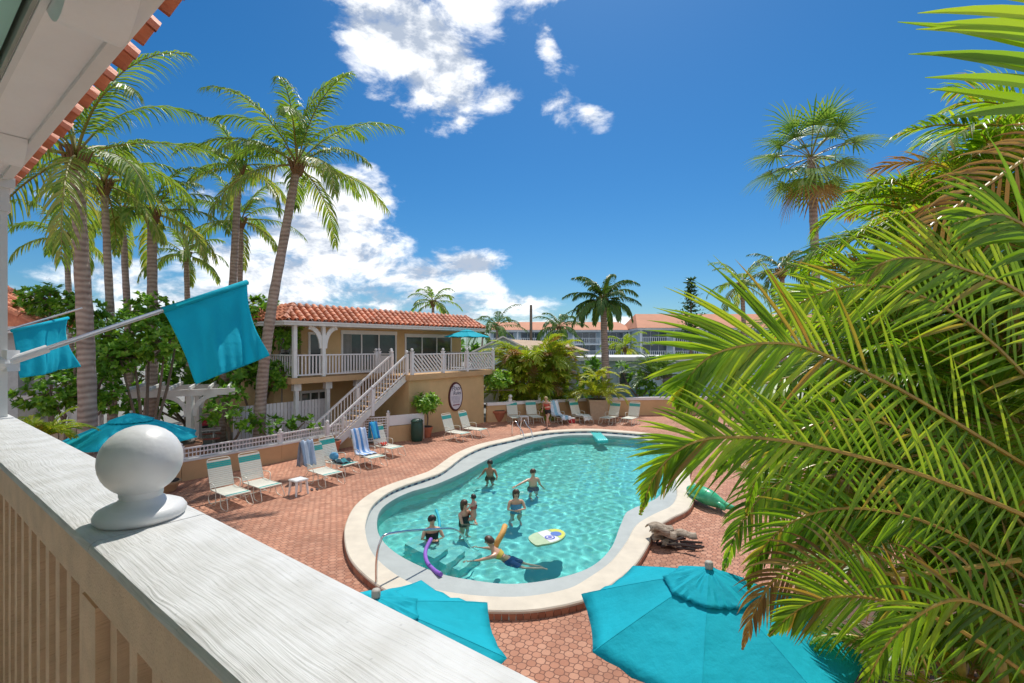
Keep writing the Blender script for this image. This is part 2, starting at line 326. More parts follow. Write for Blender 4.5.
bk=mth(N,L,'MULTIPLY',mth(N,L,'SUBTRACT',mth(N,L,'MULTIPLY',sp.outputs[1],-1.0),.12),4.0); mk=mth(N,L,'MAXIMUM',mk,bk)   # unseen bright cloud bank, added behind the camera to lift the fill light
mk=mth(N,L,'MAXIMUM',mk,-1.5)
def cn(off,sc_,det=9,ro=.62):
    mp=N.new('ShaderNodeMapping'); mp.inputs['Location'].default_value=off; mp.inputs['Scale'].default_value=(1,1,1.9); L.new(tc.outputs['Generated'],mp.inputs[0])
    n=N.new('ShaderNodeTexNoise'); n.inputs['Scale'].default_value=sc_; n.inputs['Detail'].default_value=det; n.inputs['Roughness'].default_value=ro; n.inputs['Distortion'].default_value=.25
    L.new(mp.outputs[0],n.inputs['Vector']); return n.outputs['Fac']
n1=cn((0,0,0),7.0); n2=cn((.013,.01,-.055),7.0)
def dens(n,k): return mth(N,L,'ADD',mth(N,L,'MULTIPLY',mth(N,L,'SUBTRACT',n,.5),k),mk)
d1=dens(n1,5.0)
mr=N.new('ShaderNodeMapRange'); mr.interpolation_type='SMOOTHSTEP'; mr.inputs['From Min'].default_value=-.05; mr.inputs['From Max'].default_value=1.05; mr.inputs['To Max'].default_value=.97; L.new(d1,mr.inputs[0])
sh=mth(N,L,'SUBTRACT',n1,n2)        # relief of the cloud: lit tops, greyer bases
shade=N.new('ShaderNodeMapRange'); shade.inputs['From Min'].default_value=-.10; shade.inputs['From Max'].default_value=.08; L.new(sh,shade.inputs[0])
thick=N.new('ShaderNodeMapRange'); thick.inputs['From Min'].default_value=.6; thick.inputs['From Max'].default_value=2.2; thick.inputs['To Min'].default_value=0; thick.inputs['To Max'].default_value=.5; L.new(d1,thick.inputs[0])
lit=mth(N,L,'SUBTRACT',shade.outputs[0],thick.outputs[0],True)
cr=N.new('ShaderNodeValToRGB'); e=cr.color_ramp.elements; e[0].color=(.40,.46,.56,1); e[1].color=(.98,.99,1.0,1); e[0].position=0; e[1].position=.75; L.new(lit,cr.inputs[0])
bg2=N.new('ShaderNodeBackground'); bg2.inputs[1].default_value=.95; L.new(cr.outputs[0],bg2.inputs[0])
mx=N.new('ShaderNodeMixShader'); L.new(mr.outputs[0],mx.inputs[0]); L.new(bg.outputs[0],mx.inputs[1]); L.new(bg2.outputs[0],mx.inputs[2]); L.new(mx.outputs[0],out.inputs[0])
sc.view_settings.view_transform='Standard'; sc.view_settings.look='None'; sc.view_settings.gamma=1; sc.view_settings.exposure=0.42
sc.render.engine='CYCLES'; c=sc.cycles; c.use_denoising=True; c.max_bounces=10; c.diffuse_bounces=6; c.glossy_bounces=3; c.transmission_bounces=6; c.transparent_max_bounces=12
c.caustics_refractive=True; c.caustics_reflective=False; c.sample_clamp_indirect=4; c.blur_glossy=.5

# ------------------------------------------------------------------ pool
def off(loop,d):                     # inward offset of a counter-clockwise loop
    n=len(loop); o=[]
    for i in range(n):
        t=(loop[(i+1)%n]-loop[i-1]); t.z=0; t.normalize(); o.append(loop[i]+V((-t.y,t.x,0))*d)
    return o
CZ=.15; WZ=-.06
outer_px=[(494,610.6),(540,609),(586,599),(612,584),(634,566),(648,545),(656,528),(671,518),(688,509),(694,498),(692,485),(690,474),(694,462),(700,452),(696,443),(672,436),(645,432.5),(625,430.6),(590,428.6),(552,430),(525,433.5),(508,437.5),(478.6,444),(455,453.5),(432,469),(417,475),(395,482),(374.7,490.5),(356,504),(346,522),(344.5,540),(351,560),(372,581),(400,596),(445,606)]
OUT=closed([G(x,y,CZ) for x,y in outer_px],220)
IN1=off(OUT,.46)
inner_px=[(474.8,585),(513,588.5),(556,583),(591,571),(611,552),(620,530),(628,514),(645,507),(659,499),(666,486),(666,475),(670,462),(672,453),(664,447),(648,442),(625,438.6),(590,436.8),(562,437.5),(540,441.5),(524,446),(506,453),(483,464),(463,475),(436,487),(411,494.5),(393,503),(380,514),(377,530),(383,545),(402,561),(437,577)]
IN2=closed([G(x,y,WZ) for x,y in inner_px],220)
def sgn(l): return sum(l[i-1].x*l[i].y-l[i].x*l[i-1].y for i in range(len(l)))
def ringmesh(mb,A,B):                # strip between two closed loops of equal count
    a=[mb.pt(p) for p in A]; b=[mb.pt(p) for p in B]; n=len(A)
    for i in range(n): mb.face((a[i],a[(i+1)%n],b[(i+1)%n],b[i]))
def atz(l,z): return [V((p.x,p.y,z)) for p in l]
def bestmatch(A,B):                  # re-index B so that each point faces the nearest of A
    out=[]
    for p in A:
        out.append(min(B,key=lambda q:(q.x-p.x)**2+(q.y-p.y)**2))
    return out
if sgn(OUT)<0: OUT.reverse(); IN1=off(OUT,.46)
if sgn(IN2)<0: IN2.reverse()
# keep the coping's inner edge outside the water's edge
IM=bestmatch(IN1,IN2)
pool=thing('swimming_pool','free-form swimming pool with raised cream coping and turquoise water','pool',(0.5,14,0))
mb=MB(); prof=[(OUT,0.06),(OUT,CZ-.02),(off(OUT,.02),CZ),(off(OUT,.43),CZ),(IN1,CZ-.02),(IN1,CZ-.06)]
for (a,za),(b,zb) in zip(prof,prof[1:]): ringmesh(mb,atz(a,za),atz(b,zb))
part('coping',mb,M['coping'],pool,R(40))
mb=MB(); ringmesh(mb,atz(off(OUT,-.012),-.02),atz(off(OUT,-.012),.085)); ringmesh(mb,atz(off(OUT,-.012),.085),atz(off(OUT,.02),.085))
def edgebrick():
    m=bpy.data.materials.new('coping_brick'); m.use_nodes=True; N,L=nt(m); b=N['Principled BSDF']; b.inputs['Roughness'].default_value=.8
    at=N.new('ShaderNodeAttribute'); at.attribute_name='v'; r=N.new('ShaderNodeValToRGB'); r.color_ramp.elements[0].color=(.30,.12,.07,1); r.color_ramp.elements[1].color=(.48,.22,.13,1)
    L.new(at.outputs['Fac'],r.inputs[0]); L.new(r.outputs[0],b.inputs['Base Color']); return m
mb=MB(); OE=off(OUT,-.012); OEl=[]
for i in range(len(OE)):             # a course of upright bricks with joints
    a=OE[i]; b=OE[(i+1)%len(OE)]
    k=max(1,round((b-a).length/.12))
    for j in range(k):
        p=a.lerp(b,(j+.04)/k); q=a.lerp(b,(j+.96)/k); t=(q-p).normalized(); n=V((-t.y,t.x,0))*.06
        mb.av=rnd.uniform(.05,1)
        i0=[mb.pt((v.x,v.y,z)) for z in (-.03,.098) for v in (p,q,q+n,p+n)]
        for f in ((0,1,5,4),(1,2,6,5),(2,3,7,6),(3,0,4,7),(4,5,6,7)): mb.face([i0[x] for x in f])
part('brick_edge',mb,edgebrick(),pool)
def tilemat():
    m=bpy.data.materials.new('waterline_tile'); m.use_nodes=True; N,L=nt(m); b=N['Principled BSDF']; b.inputs['Roughness'].default_value=.15
    at=N.new('ShaderNodeAttribute'); at.attribute_name='v'; r=N.new('ShaderNodeValToRGB'); e=r.color_ramp.elements; r.color_ramp.interpolation='CONSTANT'
    e[0].color=(.02,.06,.12,1); e[1].color=(.18,.30,.34,1); e[1].position=.5; L.new(at.outputs['Fac'],r.inputs[0]); L.new(r.outputs[0],b.inputs['Base Color']); return m
mb=MB(); A0=atz(IN1,CZ-.06); B0=atz(IN1,WZ+.08); n=len(A0)
a=[mb.pt(p) for p in A0]; b=[mb.pt(p) for p in B0]
for i in range(n): mb.av=.05+.9*(i%2); mb.face((a[i],a[(i+1)%n],b[(i+1)%n],b[i]))
part('waterline_tile',mb,tilemat(),pool)
mb=MB(); LZ=WZ+.085
ringmesh(mb,atz(IN1,LZ),atz(IM,LZ)); ringmesh(mb,atz(IM,LZ),atz(IM,WZ-.25))
part('ledge',mb,M['ledge'],pool)
# basin: wall and floor
FZ=-1.25
def fill(loops,z,name,m,kind=None):
    bm=bmesh.new(); es=[]
    for lp in loops:
        vs=[bm.verts.new((p[0],p[1],z)) for p in lp]; es+=[bm.edges.new((vs[i],vs[(i+1)%len(vs)])) for i in range(len(vs))]
    bmesh.ops.triangle_fill(bm,edges=es,use_beauty=True); bmesh.ops.recalc_face_normals(bm,faces=bm.faces)
    if bm.faces and sum(f.normal.z for f in bm.faces)<0: bmesh.ops.reverse_faces(bm,faces=bm.faces)
    mb=MB(); mb.v=[v.co.copy() for v in bm.verts]; bm.verts.index_update()
    for f in bm.faces: mb.face([v.index for v in f.verts])
    bm.free(); return mb
IU=[]; last=None
for p in IM:
    if last is None or (p-last).length>.01: IU.append(p); last=p
mb=fill([off(IU,.25)],FZ,'',None); part('basin_floor',mb,M['plaster'],pool).cycles.is_caustics_receiver=True
mb=MB(); ringmesh(mb,atz(IU,WZ-.25),atz(IU,FZ+.3)); ringmesh(mb,atz(IU,FZ+.3),atz(off(IU,.25),FZ)); part('basin_wall',mb,M['plaster'],pool,True).cycles.is_caustics_receiver=True
# entry steps
mb=MB(); st=[G(392,548,-.3),G(440,572,-.3),G(462,556,-.3),G(412,536,-.3)]
for k,z in enumerate((-.35,-.62,-.88)):
    c0=sum(st,V((0,0,0)))/4; s=.62+.25*k; mb.prism([(c0.x+(p.x-c0.x)*s+.15*k,c0.y+(p.y-c0.y)*s+.2*k) for p in st],FZ-.01-k*.01,z)
part('step',mb,flat('step_plaster',(.27,.70,.66)),pool).cycles.is_caustics_receiver=True
# water
def inside(p,poly):
    c=False; n=len(poly); j=n-1
    for i in range(n):
        a,b=poly[i],poly[j]
        if (a.y>p[1])!=(b.y>p[1]) and p[0]<(b.x-a.x)*(p[1]-a.y)/(b.y-a.y)+a.x: c=not c
        j=i
    return c
xs=[p.x for p in OUT]; ys=[p.y for p in OUT]; MID=[a.lerp(b,.5) for a,b in zip(IN1,IM)]
waves=[]
for k in range(64):
    wl=rnd.choice((.2,.24,.3,.36,.45,.6,.8,1.2)); th=rnd.uniform(0,2*pi); waves.append((2*pi/wl*cos(th),2*pi/wl*sin(th),rnd.uniform(0,6.28),wl*.0017*rnd.uniform(.5,1.2)))
def wz(x,y): return WZ+sum(a*sin(kx*x+ky*y+ph) for kx,ky,ph,a in waves)
stp=.05; nx=int((max(xs)-min(xs))/stp)+2; ny=int((max(ys)-min(ys))/stp)+2; mb=MB(); idx={}
x0,y0=min(xs),min(ys)
MIDc=MID[::2]
ok=[[inside((x0+(i+.5)*stp,y0+(j+.5)*stp),MIDc) for i in range(nx)] for j in range(ny)]
def vi(i,j):
    if (i,j) not in idx: x,y=x0+i*stp,y0+j*stp; idx[(i,j)]=mb.pt((x,y,wz(x,y)))
    return idx[(i,j)]
for j in range(ny):
    for i in range(nx):
        if ok[j][i]: mb.face((vi(i,j),vi(i+1,j),vi(i+1,j+1),vi(i,j+1)))
def watermat():
    m=bpy.data.materials.new('pool_water'); m.use_nodes=True; N,L=nt(m); N.remove(N['Principled BSDF'])
    g=N.new('ShaderNodeBsdfGlass'); g.inputs['Roughness'].default_value=0.0; g.inputs['IOR'].default_value=1.33; g.inputs['Color'].default_value=(.80,.98,.97,1)
    L.new(g.outputs[0],N['Material Output'].inputs[0]); return m
wt=struct('water',mb,watermat(),True); wt.cycles.is_caustics_caster=True; ld.cycles.is_caustics_light=True

# ------------------------------------------------------------------ ground, deck
deck=[V(p) for p in ((-30,-6,0),(30,-6,0),(30,32,0),(12,31.5,0),(4.1,29.8,0),(-1.3,27.6,0),W(20.8,17.6),W(15.4,17.6),V((-5.2,22.0,0)),V((-7.24,20.9,0)),V((-8.9,18.3,0)),V((-10.9,15.6,0)),V((-30,10,0)))]
mb=fill([OUT if sgn(OUT)>0 else OUT[::-1],deck],0,'',None); struct('pool_deck',mb,M['paver'])
base=[V(p) for p in ((-900,-200,0),(900,-200,0),(900,1400,0),(-900,1400,0))]
mb=fill([base,off(OUT,-.3)],-.02,'',None); struct('ground',mb,mat('dry_ground',(.26,.25,.23),.9,.3,.12,bump=.3,bscale=8,alt=(.17,.17,.14)))
mb=MB(); mb.prism([tuple(p)[:2] for p in (V((-11.0,16.0,0)),V((-9.2,18.8,0)),V((-8.3,20.5,0)),W(13,20.2),W(9,20.4),V((-22,22,0)),V((-24,13,0)))],-.01,.004); struct('patio_paving',mb,M['redpave'])
mb=MB(); mb.prism([(-5,33),(60,31),(60,37),(-5,39)],-.018,-.012); struct('driveway',mb,mat('grey_asphalt',(.30,.29,.28),.9,.15,1))

# ------------------------------------------------------------------ own balcony: building, railing
nV=V((.6,.8,0)); dV=V((-.8,.6,0)); h=.34; CAPZ=H-h
def N_(nn,dd,z): return V((.6*nn-.8*dd,.8*nn+.6*dd,z))
bb=thing('balcony_building','cream hotel balcony with teal ceiling, square column and terracotta tiled eave','building',(0,0,3.0),AN)
mb=MB(RG); mb.box((-3.0,-6,2.75),(.46,9,2.995)); part('balcony_floor',mb,M['terra'],bb)
mb=MB(RG); mb.box((-3.2,-6,0),(-1.7,9,5.4)); part('wall',mb,M['soffit'],bb)
BZ=H+.79
mb=MB(RG); mb.box((.225,-6,BZ),(.385,9,BZ+.25)); mb.box((.385,-6,BZ+.004),(.40,9,BZ+.24)); part('beam',mb,M['soffit'],bb)
mb=MB(RG); mb.box((.362,-6,BZ-.016),(.383,9,BZ-.001)); mb.box((.386,-6,BZ-.008),(.3985,9,BZ+.003)); mb.box((.229,-6,BZ-.010),(.243,9,BZ-.001)); part('moulding',mb,M['white'],bb)
mb=MB(RG); mb.box((.401,-6,BZ+.03),(.412,9,BZ+.22)); mb.box((.413,-6,BZ+.06),(.42,9,BZ+.2)); part('fascia',mb,M['white2'],bb)
mb=MB(RG); mb.box((-1.7,-6,BZ+.015),(.21,9,BZ+.1)); part('ceiling',mb,M['teal'],bb)
mb=MB(RG); mb.box((.219,-6,BZ-.004),(.2265,9,BZ+.06)); part('trim',mb,flat('trim_grey',(.35,.38,.33)),bb)
# curved brackets across the beam at each bay
for dd in (1.42,2.72):
    mb=MB(RG); K=12; prf=[]
    for k in range(K+1):
        t=k/K; prf.append((dd-.13+.26*t, BZ-.002-.075*sin(pi*t)))
    a=[mb.pt((.2445,y,z)) for y,z in prf]; b=[mb.pt((.3605,y,z)) for y,z in prf]
    for i in range(K): mb.face((a[i],a[i+1],b[i+1],b[i]))
    mb.face(a); mb.face(b[::-1]); part('arch_bracket',mb,M['soffit'],bb,R(40))
# column
cx,cy=(.315,3.345)
def column(bb,a0,d0,zb,zt,mx):
    mb=MB(RG); mb.box((a0-.062,d0-.062,zb),(a0+.062,d0+.062,zt-.16)); o=part('column',mb,mx,bb)
    mb=MB(RG); mb.box((a0-.072,d0-.072,zt-.16),(a0+.072,d0+.072,zt-.12)); mb.box((a0-.068,d0-.068,zt-.12),(a0+.068,d0+.068,zt-.05)); mb.box((a0-.085,d0-.085,zt-.05),(a0+.085,d0+.085,zt-.001)); part('capital',mb,mx,o); return o
colr=(V((-2.385,2.27,0))); c_n=colr.dot(nV)-.062; c_d=colr.dot(dV)+.062
column(bb,c_n,c_d,CAPZ-.035,BZ,M['white'])
column(bb,c_n,c_d+4.2,CAPZ-.035,BZ,M['white'])
# barrel tiles along the eave
def barrel(mb,p,dirv,upv,L,r0,r1,th=.012,n=8,tilt=0):
    sd_=dirv.cross(upv).normalized()
    A=[];Bq=[];C=[];D=[]
    for k in range(n+1):
        t=pi*k/n
        for lst,base,r in ((A,p,r0),(Bq,p+dirv*L,r1),(C,p,r0-th),(D,p+dirv*L,r1-th)):
            lst.append(mb.pt(base+sd_*cos(t)*r+upv*sin(t)*r))
    for k in range(n):
        mb.face((A[k],A[k+1],Bq[k+1],Bq[k])); mb.face((C[k],D[k],D[k+1],C[k+1])); mb.face((A[k],C[k],C[k+1],A[k+1])); mb.face((Bq[k],Bq[k+1],D[k+1],D[k]))
mb=MB(); sl=R(24); up_=(nV*sin(sl)+V((0,0,cos(sl)))); dn=(nV*cos(sl)-V((0,0,sin(sl))))
for k in range(-16,46):
    dd=k*.21; q=rnd.uniform(-.006,.006)
    for row in range(3):
        p=N_(.488-.36*row*cos(sl)+q,dd,BZ+.10+.36*row*sin(sl)+.012*(row))
        mb.av=rnd.random(); barrel(mb,p,-dn,up_,.40,.058,.10)
        p2=N_(.405-.36*row*cos(sl)+q,dd+.105,BZ+.150+.36*row*sin(sl)); barrel(mb,p2,-dn,-up_,.40,.076,.060)
part('roof_tiles',mb,M['tile'],bb)
mb=MB(RG); 
i=[mb.pt(p) for p in ((.40,-6,BZ+.125),(.40,9,BZ+.125),(-1.7,9,BZ+1.05),(-1.7,-6,BZ+1.05),(.40,-6,BZ+.075),(.40,9,BZ+.075),(-1.7,9,BZ+.9),(-1.7,-6,BZ+.9))]
for f in ((0,1,2,3),(4,7,6,5),(0,4,5,1),(1,5,6,2),(2,6,7,3),(3,7,4,0)): mb.face([i[k] for k in f])
part('roof_deck',mb,M['tile'],bb)
# railing
rl=thing('balcony_railing','white wooden balcony railing with a wide weathered cap board and ball finial','railing',(.0,.3,3.0),AN)
nin=.222; nout=.410
mb=MB(RG); y0,y1=-4.0,c_d+4.6; r_=.012
pr=[(nin,CAPZ-.016),(nin,CAPZ-r_),(nin+r_*.3,CAPZ-r_*.3),(nin+r_,CAPZ),(nout-r_,CAPZ),(nout-r_*.3,CAPZ-r_*.3),(nout,CAPZ-r_),(nout,CAPZ-.016)]
def extr(mb,pr,y0,y1,seg=1):
    rows=[[mb.pt((n_,y0+(y1-y0)*k/seg,z_)) for n_,z_ in pr] for k in range(seg+1)]
    for a,b in zip(rows,rows[1:]):
        for k in range(len(pr)): s=(k+1)%len(pr); mb.face((a[k],a[s],b[s],b[k]))
    mb.face(rows[0][::-1]); mb.face(rows[-1])
fin=G(136,519,CAPZ); f_d=fin.dot(dV); f_n=(nin+nout)/2
jd=f_d-.075
extr(mb,pr,y0,jd-.0015); extr(mb,pr,jd+.0015,y1)
part('cap_rail',mb,M['cap'],rl,R(30))
mb=MB(RG); mb.box((nin+.006,y0,CAPZ-.10),(nin+.05,y1,CAPZ-.017)); part('sub_rail',mb,M['bounce_wood'],rl)
mb=MB(RG); mb.box((nin+.03,y0,3.08),(nin+.07,y1,3.15)); part('bottom_rail',mb,M['bounce_wood'],rl)
mb=MB(RG); mb.box((nin+.105,y0,3.0),(nin+.13,y1,CAPZ-.04)); part('back_panel',mb,M['panel'],rl)
pc=MB(); 
for dd in (f_d-.02,f_d+3.9): 
    mb=MB(RG); mb.box((nin+.012,dd-.045,3.0),(nin+.10,dd+.045,CAPZ-.121)); part('post',mb,M['bounce_wood'],rl)
k=0
while True:
    dd=-2.2+k*.105; k+=1
    if dd>y1-.1: break
    if abs(dd-f_d+.02)<.075: continue
    mb=MB(RG); mb.box((nin+.03,dd-.019,3.15),(nin+.068,dd+.019,CAPZ-.12)); part('baluster',mb,M['bounce_wood'],rl)
br=.069; zc=br+.032
prof=[(.068,0),(.074,.006),(.075,.014),(.070,.022),(.058,.028),(.048,.030),(.040,.036),(.034,.042),(.036,.047)]
for k in range(14):
    t=-pi/2+.55+ (pi-.55)*k/13; prof.append((max(br*cos(t),.002),zc+.012+br*sin(t)))
mb=MB(RG); mb.lathe([(r,z) for r,z in prof],(f_n+.002,f_d,CAPZ+.0005),64); part('ball_finial',mb,M['finial'],rl,R(50))

# flags on poles
def flag(base,tip,t0,crn,label,name='flag'):
    root=thing('flag',label,'flag',base); ax=(tip-base)
    mb=MB(); mb.tube([base,tip],[.013,.011],12); 
    part('pole',mb,M['alu'],root,R(40))
    u=ax.normalized(); mb=MB(); mb.tube([base-u*.04,base+u*.14],.02,12); mb.ball(base-u*.03,.032,12); mb.box((base.x-.035,base.y-.03,base.z-.05),(base.x+.012,base.y+.03,base.z+.05)); part('bracket',mb,M['white'],root)
    a,b,c_,d_=crn   # top-left, top-right, bottom-right, bottom-left
    nrm=(b-a).cross(d_-a).normalized()
    def fn(u_,v_):
        p=a.lerp(b,u_).lerp(d_.lerp(c_,u_),v_)
        rip=.05*sin(u_*7+v_*2.8)*v_+.012*sin(u_*34+v_*9)*v_*v_+.02*sin(u_*21+v_*6)*(.35+.65*v_)*.5+.03*sin(v_*5)*u_
        e=.03*sin(v_*pi)*(u_-.5)*2
        return p+nrm*rip-(b-a)*e
    mb=MB(); mb.grid(fn,44,36); o=part('flag_cloth',mb,M['turqf'],root,True)
    sm=o.modifiers.new('t','SOLIDIFY'); sm.thickness=.002
    mb=MB(); mb.tube([a+(0 if True else 0)*u,b],.018,10); part('sleeve',mb,M['turqf'],o,True)
b1=V((-2.385,2.285,H-.075)); t1=V((-1.76,3.2,H+.42))
f1=lambda t: b1.lerp(t1,t)
flag(b1,t1,.5,(f1(.56),f1(.995),P(267,357,3.3),P(197,384,2.85)),'large turquoise flag on an aluminium pole slanting up from the near white column')
s_=dV*4.2+V((0,0,.02)); b2=b1+s_; t2=t1+s_; 
flag(b2,t2,.5,(P(12,331,b2.y+.2),P(68,318,t2.y),P(77,367,t2.y+.1),P(22,378,b2.y+.3)),'smaller turquoise flag seen behind the aluminium pole, near the tiled roof corner')

# ------------------------------------------------------------------ umbrellas
def umbrella(c_,rim_z,top_z,Rr,ph,label,pole=True,vent=True,group='turquoise pool umbrellas'):
    root=thing('umbrella',label,'umbrella',(c_.x,c_.y,0),0,group)
    n=8
    def canopy(R0,z0,z1,r1,sag):
        mb=MB(); K=8; J=10; rows=[]
        for j in range(J+1):
            t=j/J; row=[]
            for i in range(n*K):
                s=i/K; k0=int(s); fr=s-k0
                a0=ph+2*pi*k0/n; a1=ph+2*pi*(k0+1)/n
                rr=R0*t if t>0 else .001
                p0=V((cos(a0),sin(a0),0))*rr; p1=V((cos(a1),sin(a1),0))*rr; p=p0.lerp(p1,fr)
                e=4*fr*(1-fr)
                z=z1+(z0-z1)*(t**1.12)-sag*e*t*(1-.35*t)+.012*sin(7*fr*pi+t*5+k0)*e*t
                p*=1-.035*e*t*t
                row.append(mb.pt((c_.x+p.x,c_.y+p.y,z)))
            rows.append(row)
        m_=n*K
        for a,b in zip(rows,rows[1:]):
            for i in range(m_): mb.face((a[i],b[i],b[(i+1)%m_],a[(i+1)%m_]))
        return mb
    mb=canopy(Rr,rim_z,top_z,0,.055); cn_=part('canopy',mb,M['turq'],root,R(24)); sm=cn_.modifiers.new('t','SOLIDIFY'); sm.thickness=.004
    if vent:
        mb=canopy(Rr*.34,top_z-(top_z-rim_z)*.24,top_z+.045,0,.02); v=part('vent_cap',mb,M['turq'],cn_,R(24)); sm=v.modifiers.new('t','SOLIDIFY'); sm.thickness=.004
    for k in range(n):
        a=ph+2*pi*k/n; mb=MB(); mb.tube([(c_.x,c_.y,top_z-.05),(c_.x+cos(a)*Rr*.97,c_.y+sin(a)*Rr*.97,rim_z-.03)],.008,6); part('rib',mb,M['alu'],root)
        mb=MB(); mb.tube([(c_.x+cos(a)*Rr*t_,c_.y+sin(a)*Rr*t_,top_z+(rim_z-top_z)*(t_**1.12)-.0018) for t_ in (.02,.2,.4,.6,.8,.99)],.004,6); part('seam',mb,M['turq'],root)
    mb=MB(); mb.tube([(c_.x,c_.y,.02),(c_.x,c_.y,top_z+.02)],.02,12); part('pole',mb,M['alu'],root,R(40))
    mb=MB(); mb.lathe([(.26,0),(.27,.03),(.22,.07),(.05,.09),(.035,.25)],(c_.x,c_.y,.002),28); part('base',mb,M['steel'],root,R(40))
    mb=MB(); mb.lathe([(.03,0),(.032,.01),(.032,.045),(.026,.055),(.01,.06)],(c_.x,c_.y,top_z+.04),16); part('finial',mb,flat('beige_plastic',(.45,.42,.36)),root,True)
    return root
u1=P(709,572,3.85); umbrella(V((u1.x,u1.y,0)),2.17,u1.z-.01,1.06,R(20),'large turquoise umbrella beside the palm, dappled with frond shadows')
u2=P(376,597,3.43); umbrella(V((u2.x,u2.y,0)),2.26,u2.z-.04,.95,R(-9),'turquoise umbrella partly hidden by the white rail, at the near end of the pool')
u3=P(131,417,12.0); umbrella(V((u3.x,u3.y,0)),2.05,2.66,1.5,R(12),'turquoise umbrella behind the white ball finial, beside the brick planter')

# ------------------------------------------------------------------ two-storey house with stair and sun deck
GA=lambda : MB(RG)
hs_=thing('pool_house','two-storey tan building with barrel tiled roof, white railings and outside stair','building',tuple(W(12,17.6,0)),AN)
mb=GA(); mb.box((12.0,21.3,3.0),(22.9,30,5.4)); mb.box((10.9,21.6,0),(22.9,30,2.75)); part('wall',mb,M['tan'],hs_)
mb=GA(); mb.box((15.3,17.6,0),(20.8,21.59,2.72)); part('deck_wall',mb,M['tan'],hs_)
mb=GA(); mb.box((15.2,17.4,2.72),(21.6,21.29,2.98)); mb.box((10.7,19.75,2.72),(15.19,21.29,2.97)); mb.box((10.7,21.3,2.72),(11.99,30,2.97)); part('deck_slab',mb,M['tan2'],hs_)
# windows and doors
def window(par,a0,a1,b_,z0,z1,n,name='window',fr='white',hd=.12,g=None,curt=False):
    mb=GA(); t=.08
    mb.box((a0-.12,b_-.06,z1),(a1+.12,b_-.003,z1+hd)); mb.box((a0-.1,b_-.05,z0-.06),(a0,b_-.003,z1)); mb.box((a1,b_-.05,z0-.06),(a1+.1,b_-.003,z1)); mb.box((a0,b_-.05,z0-.06),(a1,b_-.003,z0))
    for k in range(1,n): x=a0+(a1-a0)*k/n; mb.box((x-.035,b_-.045,z0),(x+.035,b_-.004,z1))
    o=part(name,mb,M[fr],par); mb=GA(); mb.box((a0,b_-.02,z0),(a1,b_-.002,z1)); p=part('pane',mb,g or M['glass'],o)
    if curt:
        mb=GA(); 
        for k in range(7): mb.box((a0+.03+k*.07,b_-.03,z0),(a0+.07+k*.07,b_-.021,z1-.02))
        part('curtain',mb,flat('curtain',(.35,.35,.33)),o)
    return o
window(hs_,14.2,17.5,21.3,3.1,4.95,3,'sliding_door',hd=.2,curt=True)
window(hs_,18.3,21.9,21.3,3.02,4.85,3,'sliding_door',hd=.2)
window(hs_,12.45,13.1,21.3,3.05,4.9,1,'door')
window(hs_,12.2,13.5,21.6,.9,2.1,3,'window')
def sidewin(b0,b1,z0,z1):
    mb=GA(); a_=11.99
    mb.box((a_-.05,b0-.1,z0-.1),(a_,b1+.1,z1+.1)); o=part('window',mb,M['white'],hs_); mb=GA(); mb.box((a_-.06,b0,z0),(a_-.051,b1,z1)); part('pane',mb,M['glass'],o)
sidewin(22.2,23.0,3.5,4.8); sidewin(24.3,25.2,3.5,4.8)
# posts, arches, brackets
for (a,b) in ((10.95,19.95),(12.3,19.95),(10.95,23.5),(10.95,27)):
    mb=GA(); mb.box((a-.08,b-.08,2.98),(a+.08,b+.08,5.25)); o=part('post',mb,M['white'],hs_)
    for sgx,axis in ((1,0),(-1,0)):
        mb=GA(); K=7; pts=[]
        for k in range(K+1):
            t=k/K*pi/2; pts.append((a+sgx*(.08+.62*(1-cos(t))),b,4.25+.95*sin(t)))
        for p,q in zip(pts,pts[1:]): mb.beam(p,q,.07,.2)
        if a==12.3: part('arched_brace',mb,M['white'],o)
for a in (11.1,12.6,14.2): 
    mb=GA(); mb.box((a-.08,20.0,0),(a+.08,20.16,2.72)); mb.box((a-.16,19.95,2.4),(a+.16,20.2,2.719)); part('post',mb,M['white2'],hs_)
# eave + mansard roof
mb=GA(); mb.box((10.3,19.6,5.25),(23.3,30.5,5.36)); part('soffit',mb,M['white2'],hs_)
mb=GA(); mb.box((10.26,19.56,5.365),(23.34,30.54,5.43)); part('gutter',mb,M['white'],hs_)
A0,A1,B0,B1,Z0,Z1,IN=10.3,23.3,19.6,30.5,5.42,6.14,.95
mb=GA(); q=[(A0,B0,Z0),(A1,B0,Z0),(A1,B1,Z0),(A0,B1,Z0),(A0+IN,B0+IN,Z1),(A1-IN,B0+IN,Z1),(A1-IN,B1-IN,Z1),(A0+IN,B1-IN,Z1)]
i=[mb.pt(p) for p in q]
for f in ((0,1,5,4),(1,2,6,5),(2,3,7,6),(3,0,4,7),(4,5,6,7)): mb.face([i[k] for k in f])
rf=part('roof',mb,flat('roof_under',(.22,.07,.04)),hs_)
mb=GA(); s2=math.atan2(Z1-Z0,IN); Ls=sqrt((Z1-Z0)**2+IN*IN); rows=5
def tiles(mb,p0,along,inward,L,cut0,cut1,pitch=.34):
    upv=(-inward*sin(s2)+V((0,0,cos(s2)))); upd=(inward*cos(s2)+V((0,0,sin(s2))))
    n=int(L/pitch)
    for r in range(rows):
        lo=cut0*IN*(r+.4)/rows; hi=L-cut1*IN*(r+.4)/rows
        for k in range(n):
            s=(k+.5)*pitch
            if s<lo or s>hi: continue
            mb.av=rnd.random(); barrel(mb,p0+along*s+upd*(Ls*r/rows-.03)+upv*(.035+.01*rnd.random()),upd,upv,Ls/rows+.07,.15,.12,.016,7)
def GV(a,b,z): return V((a,b,z))
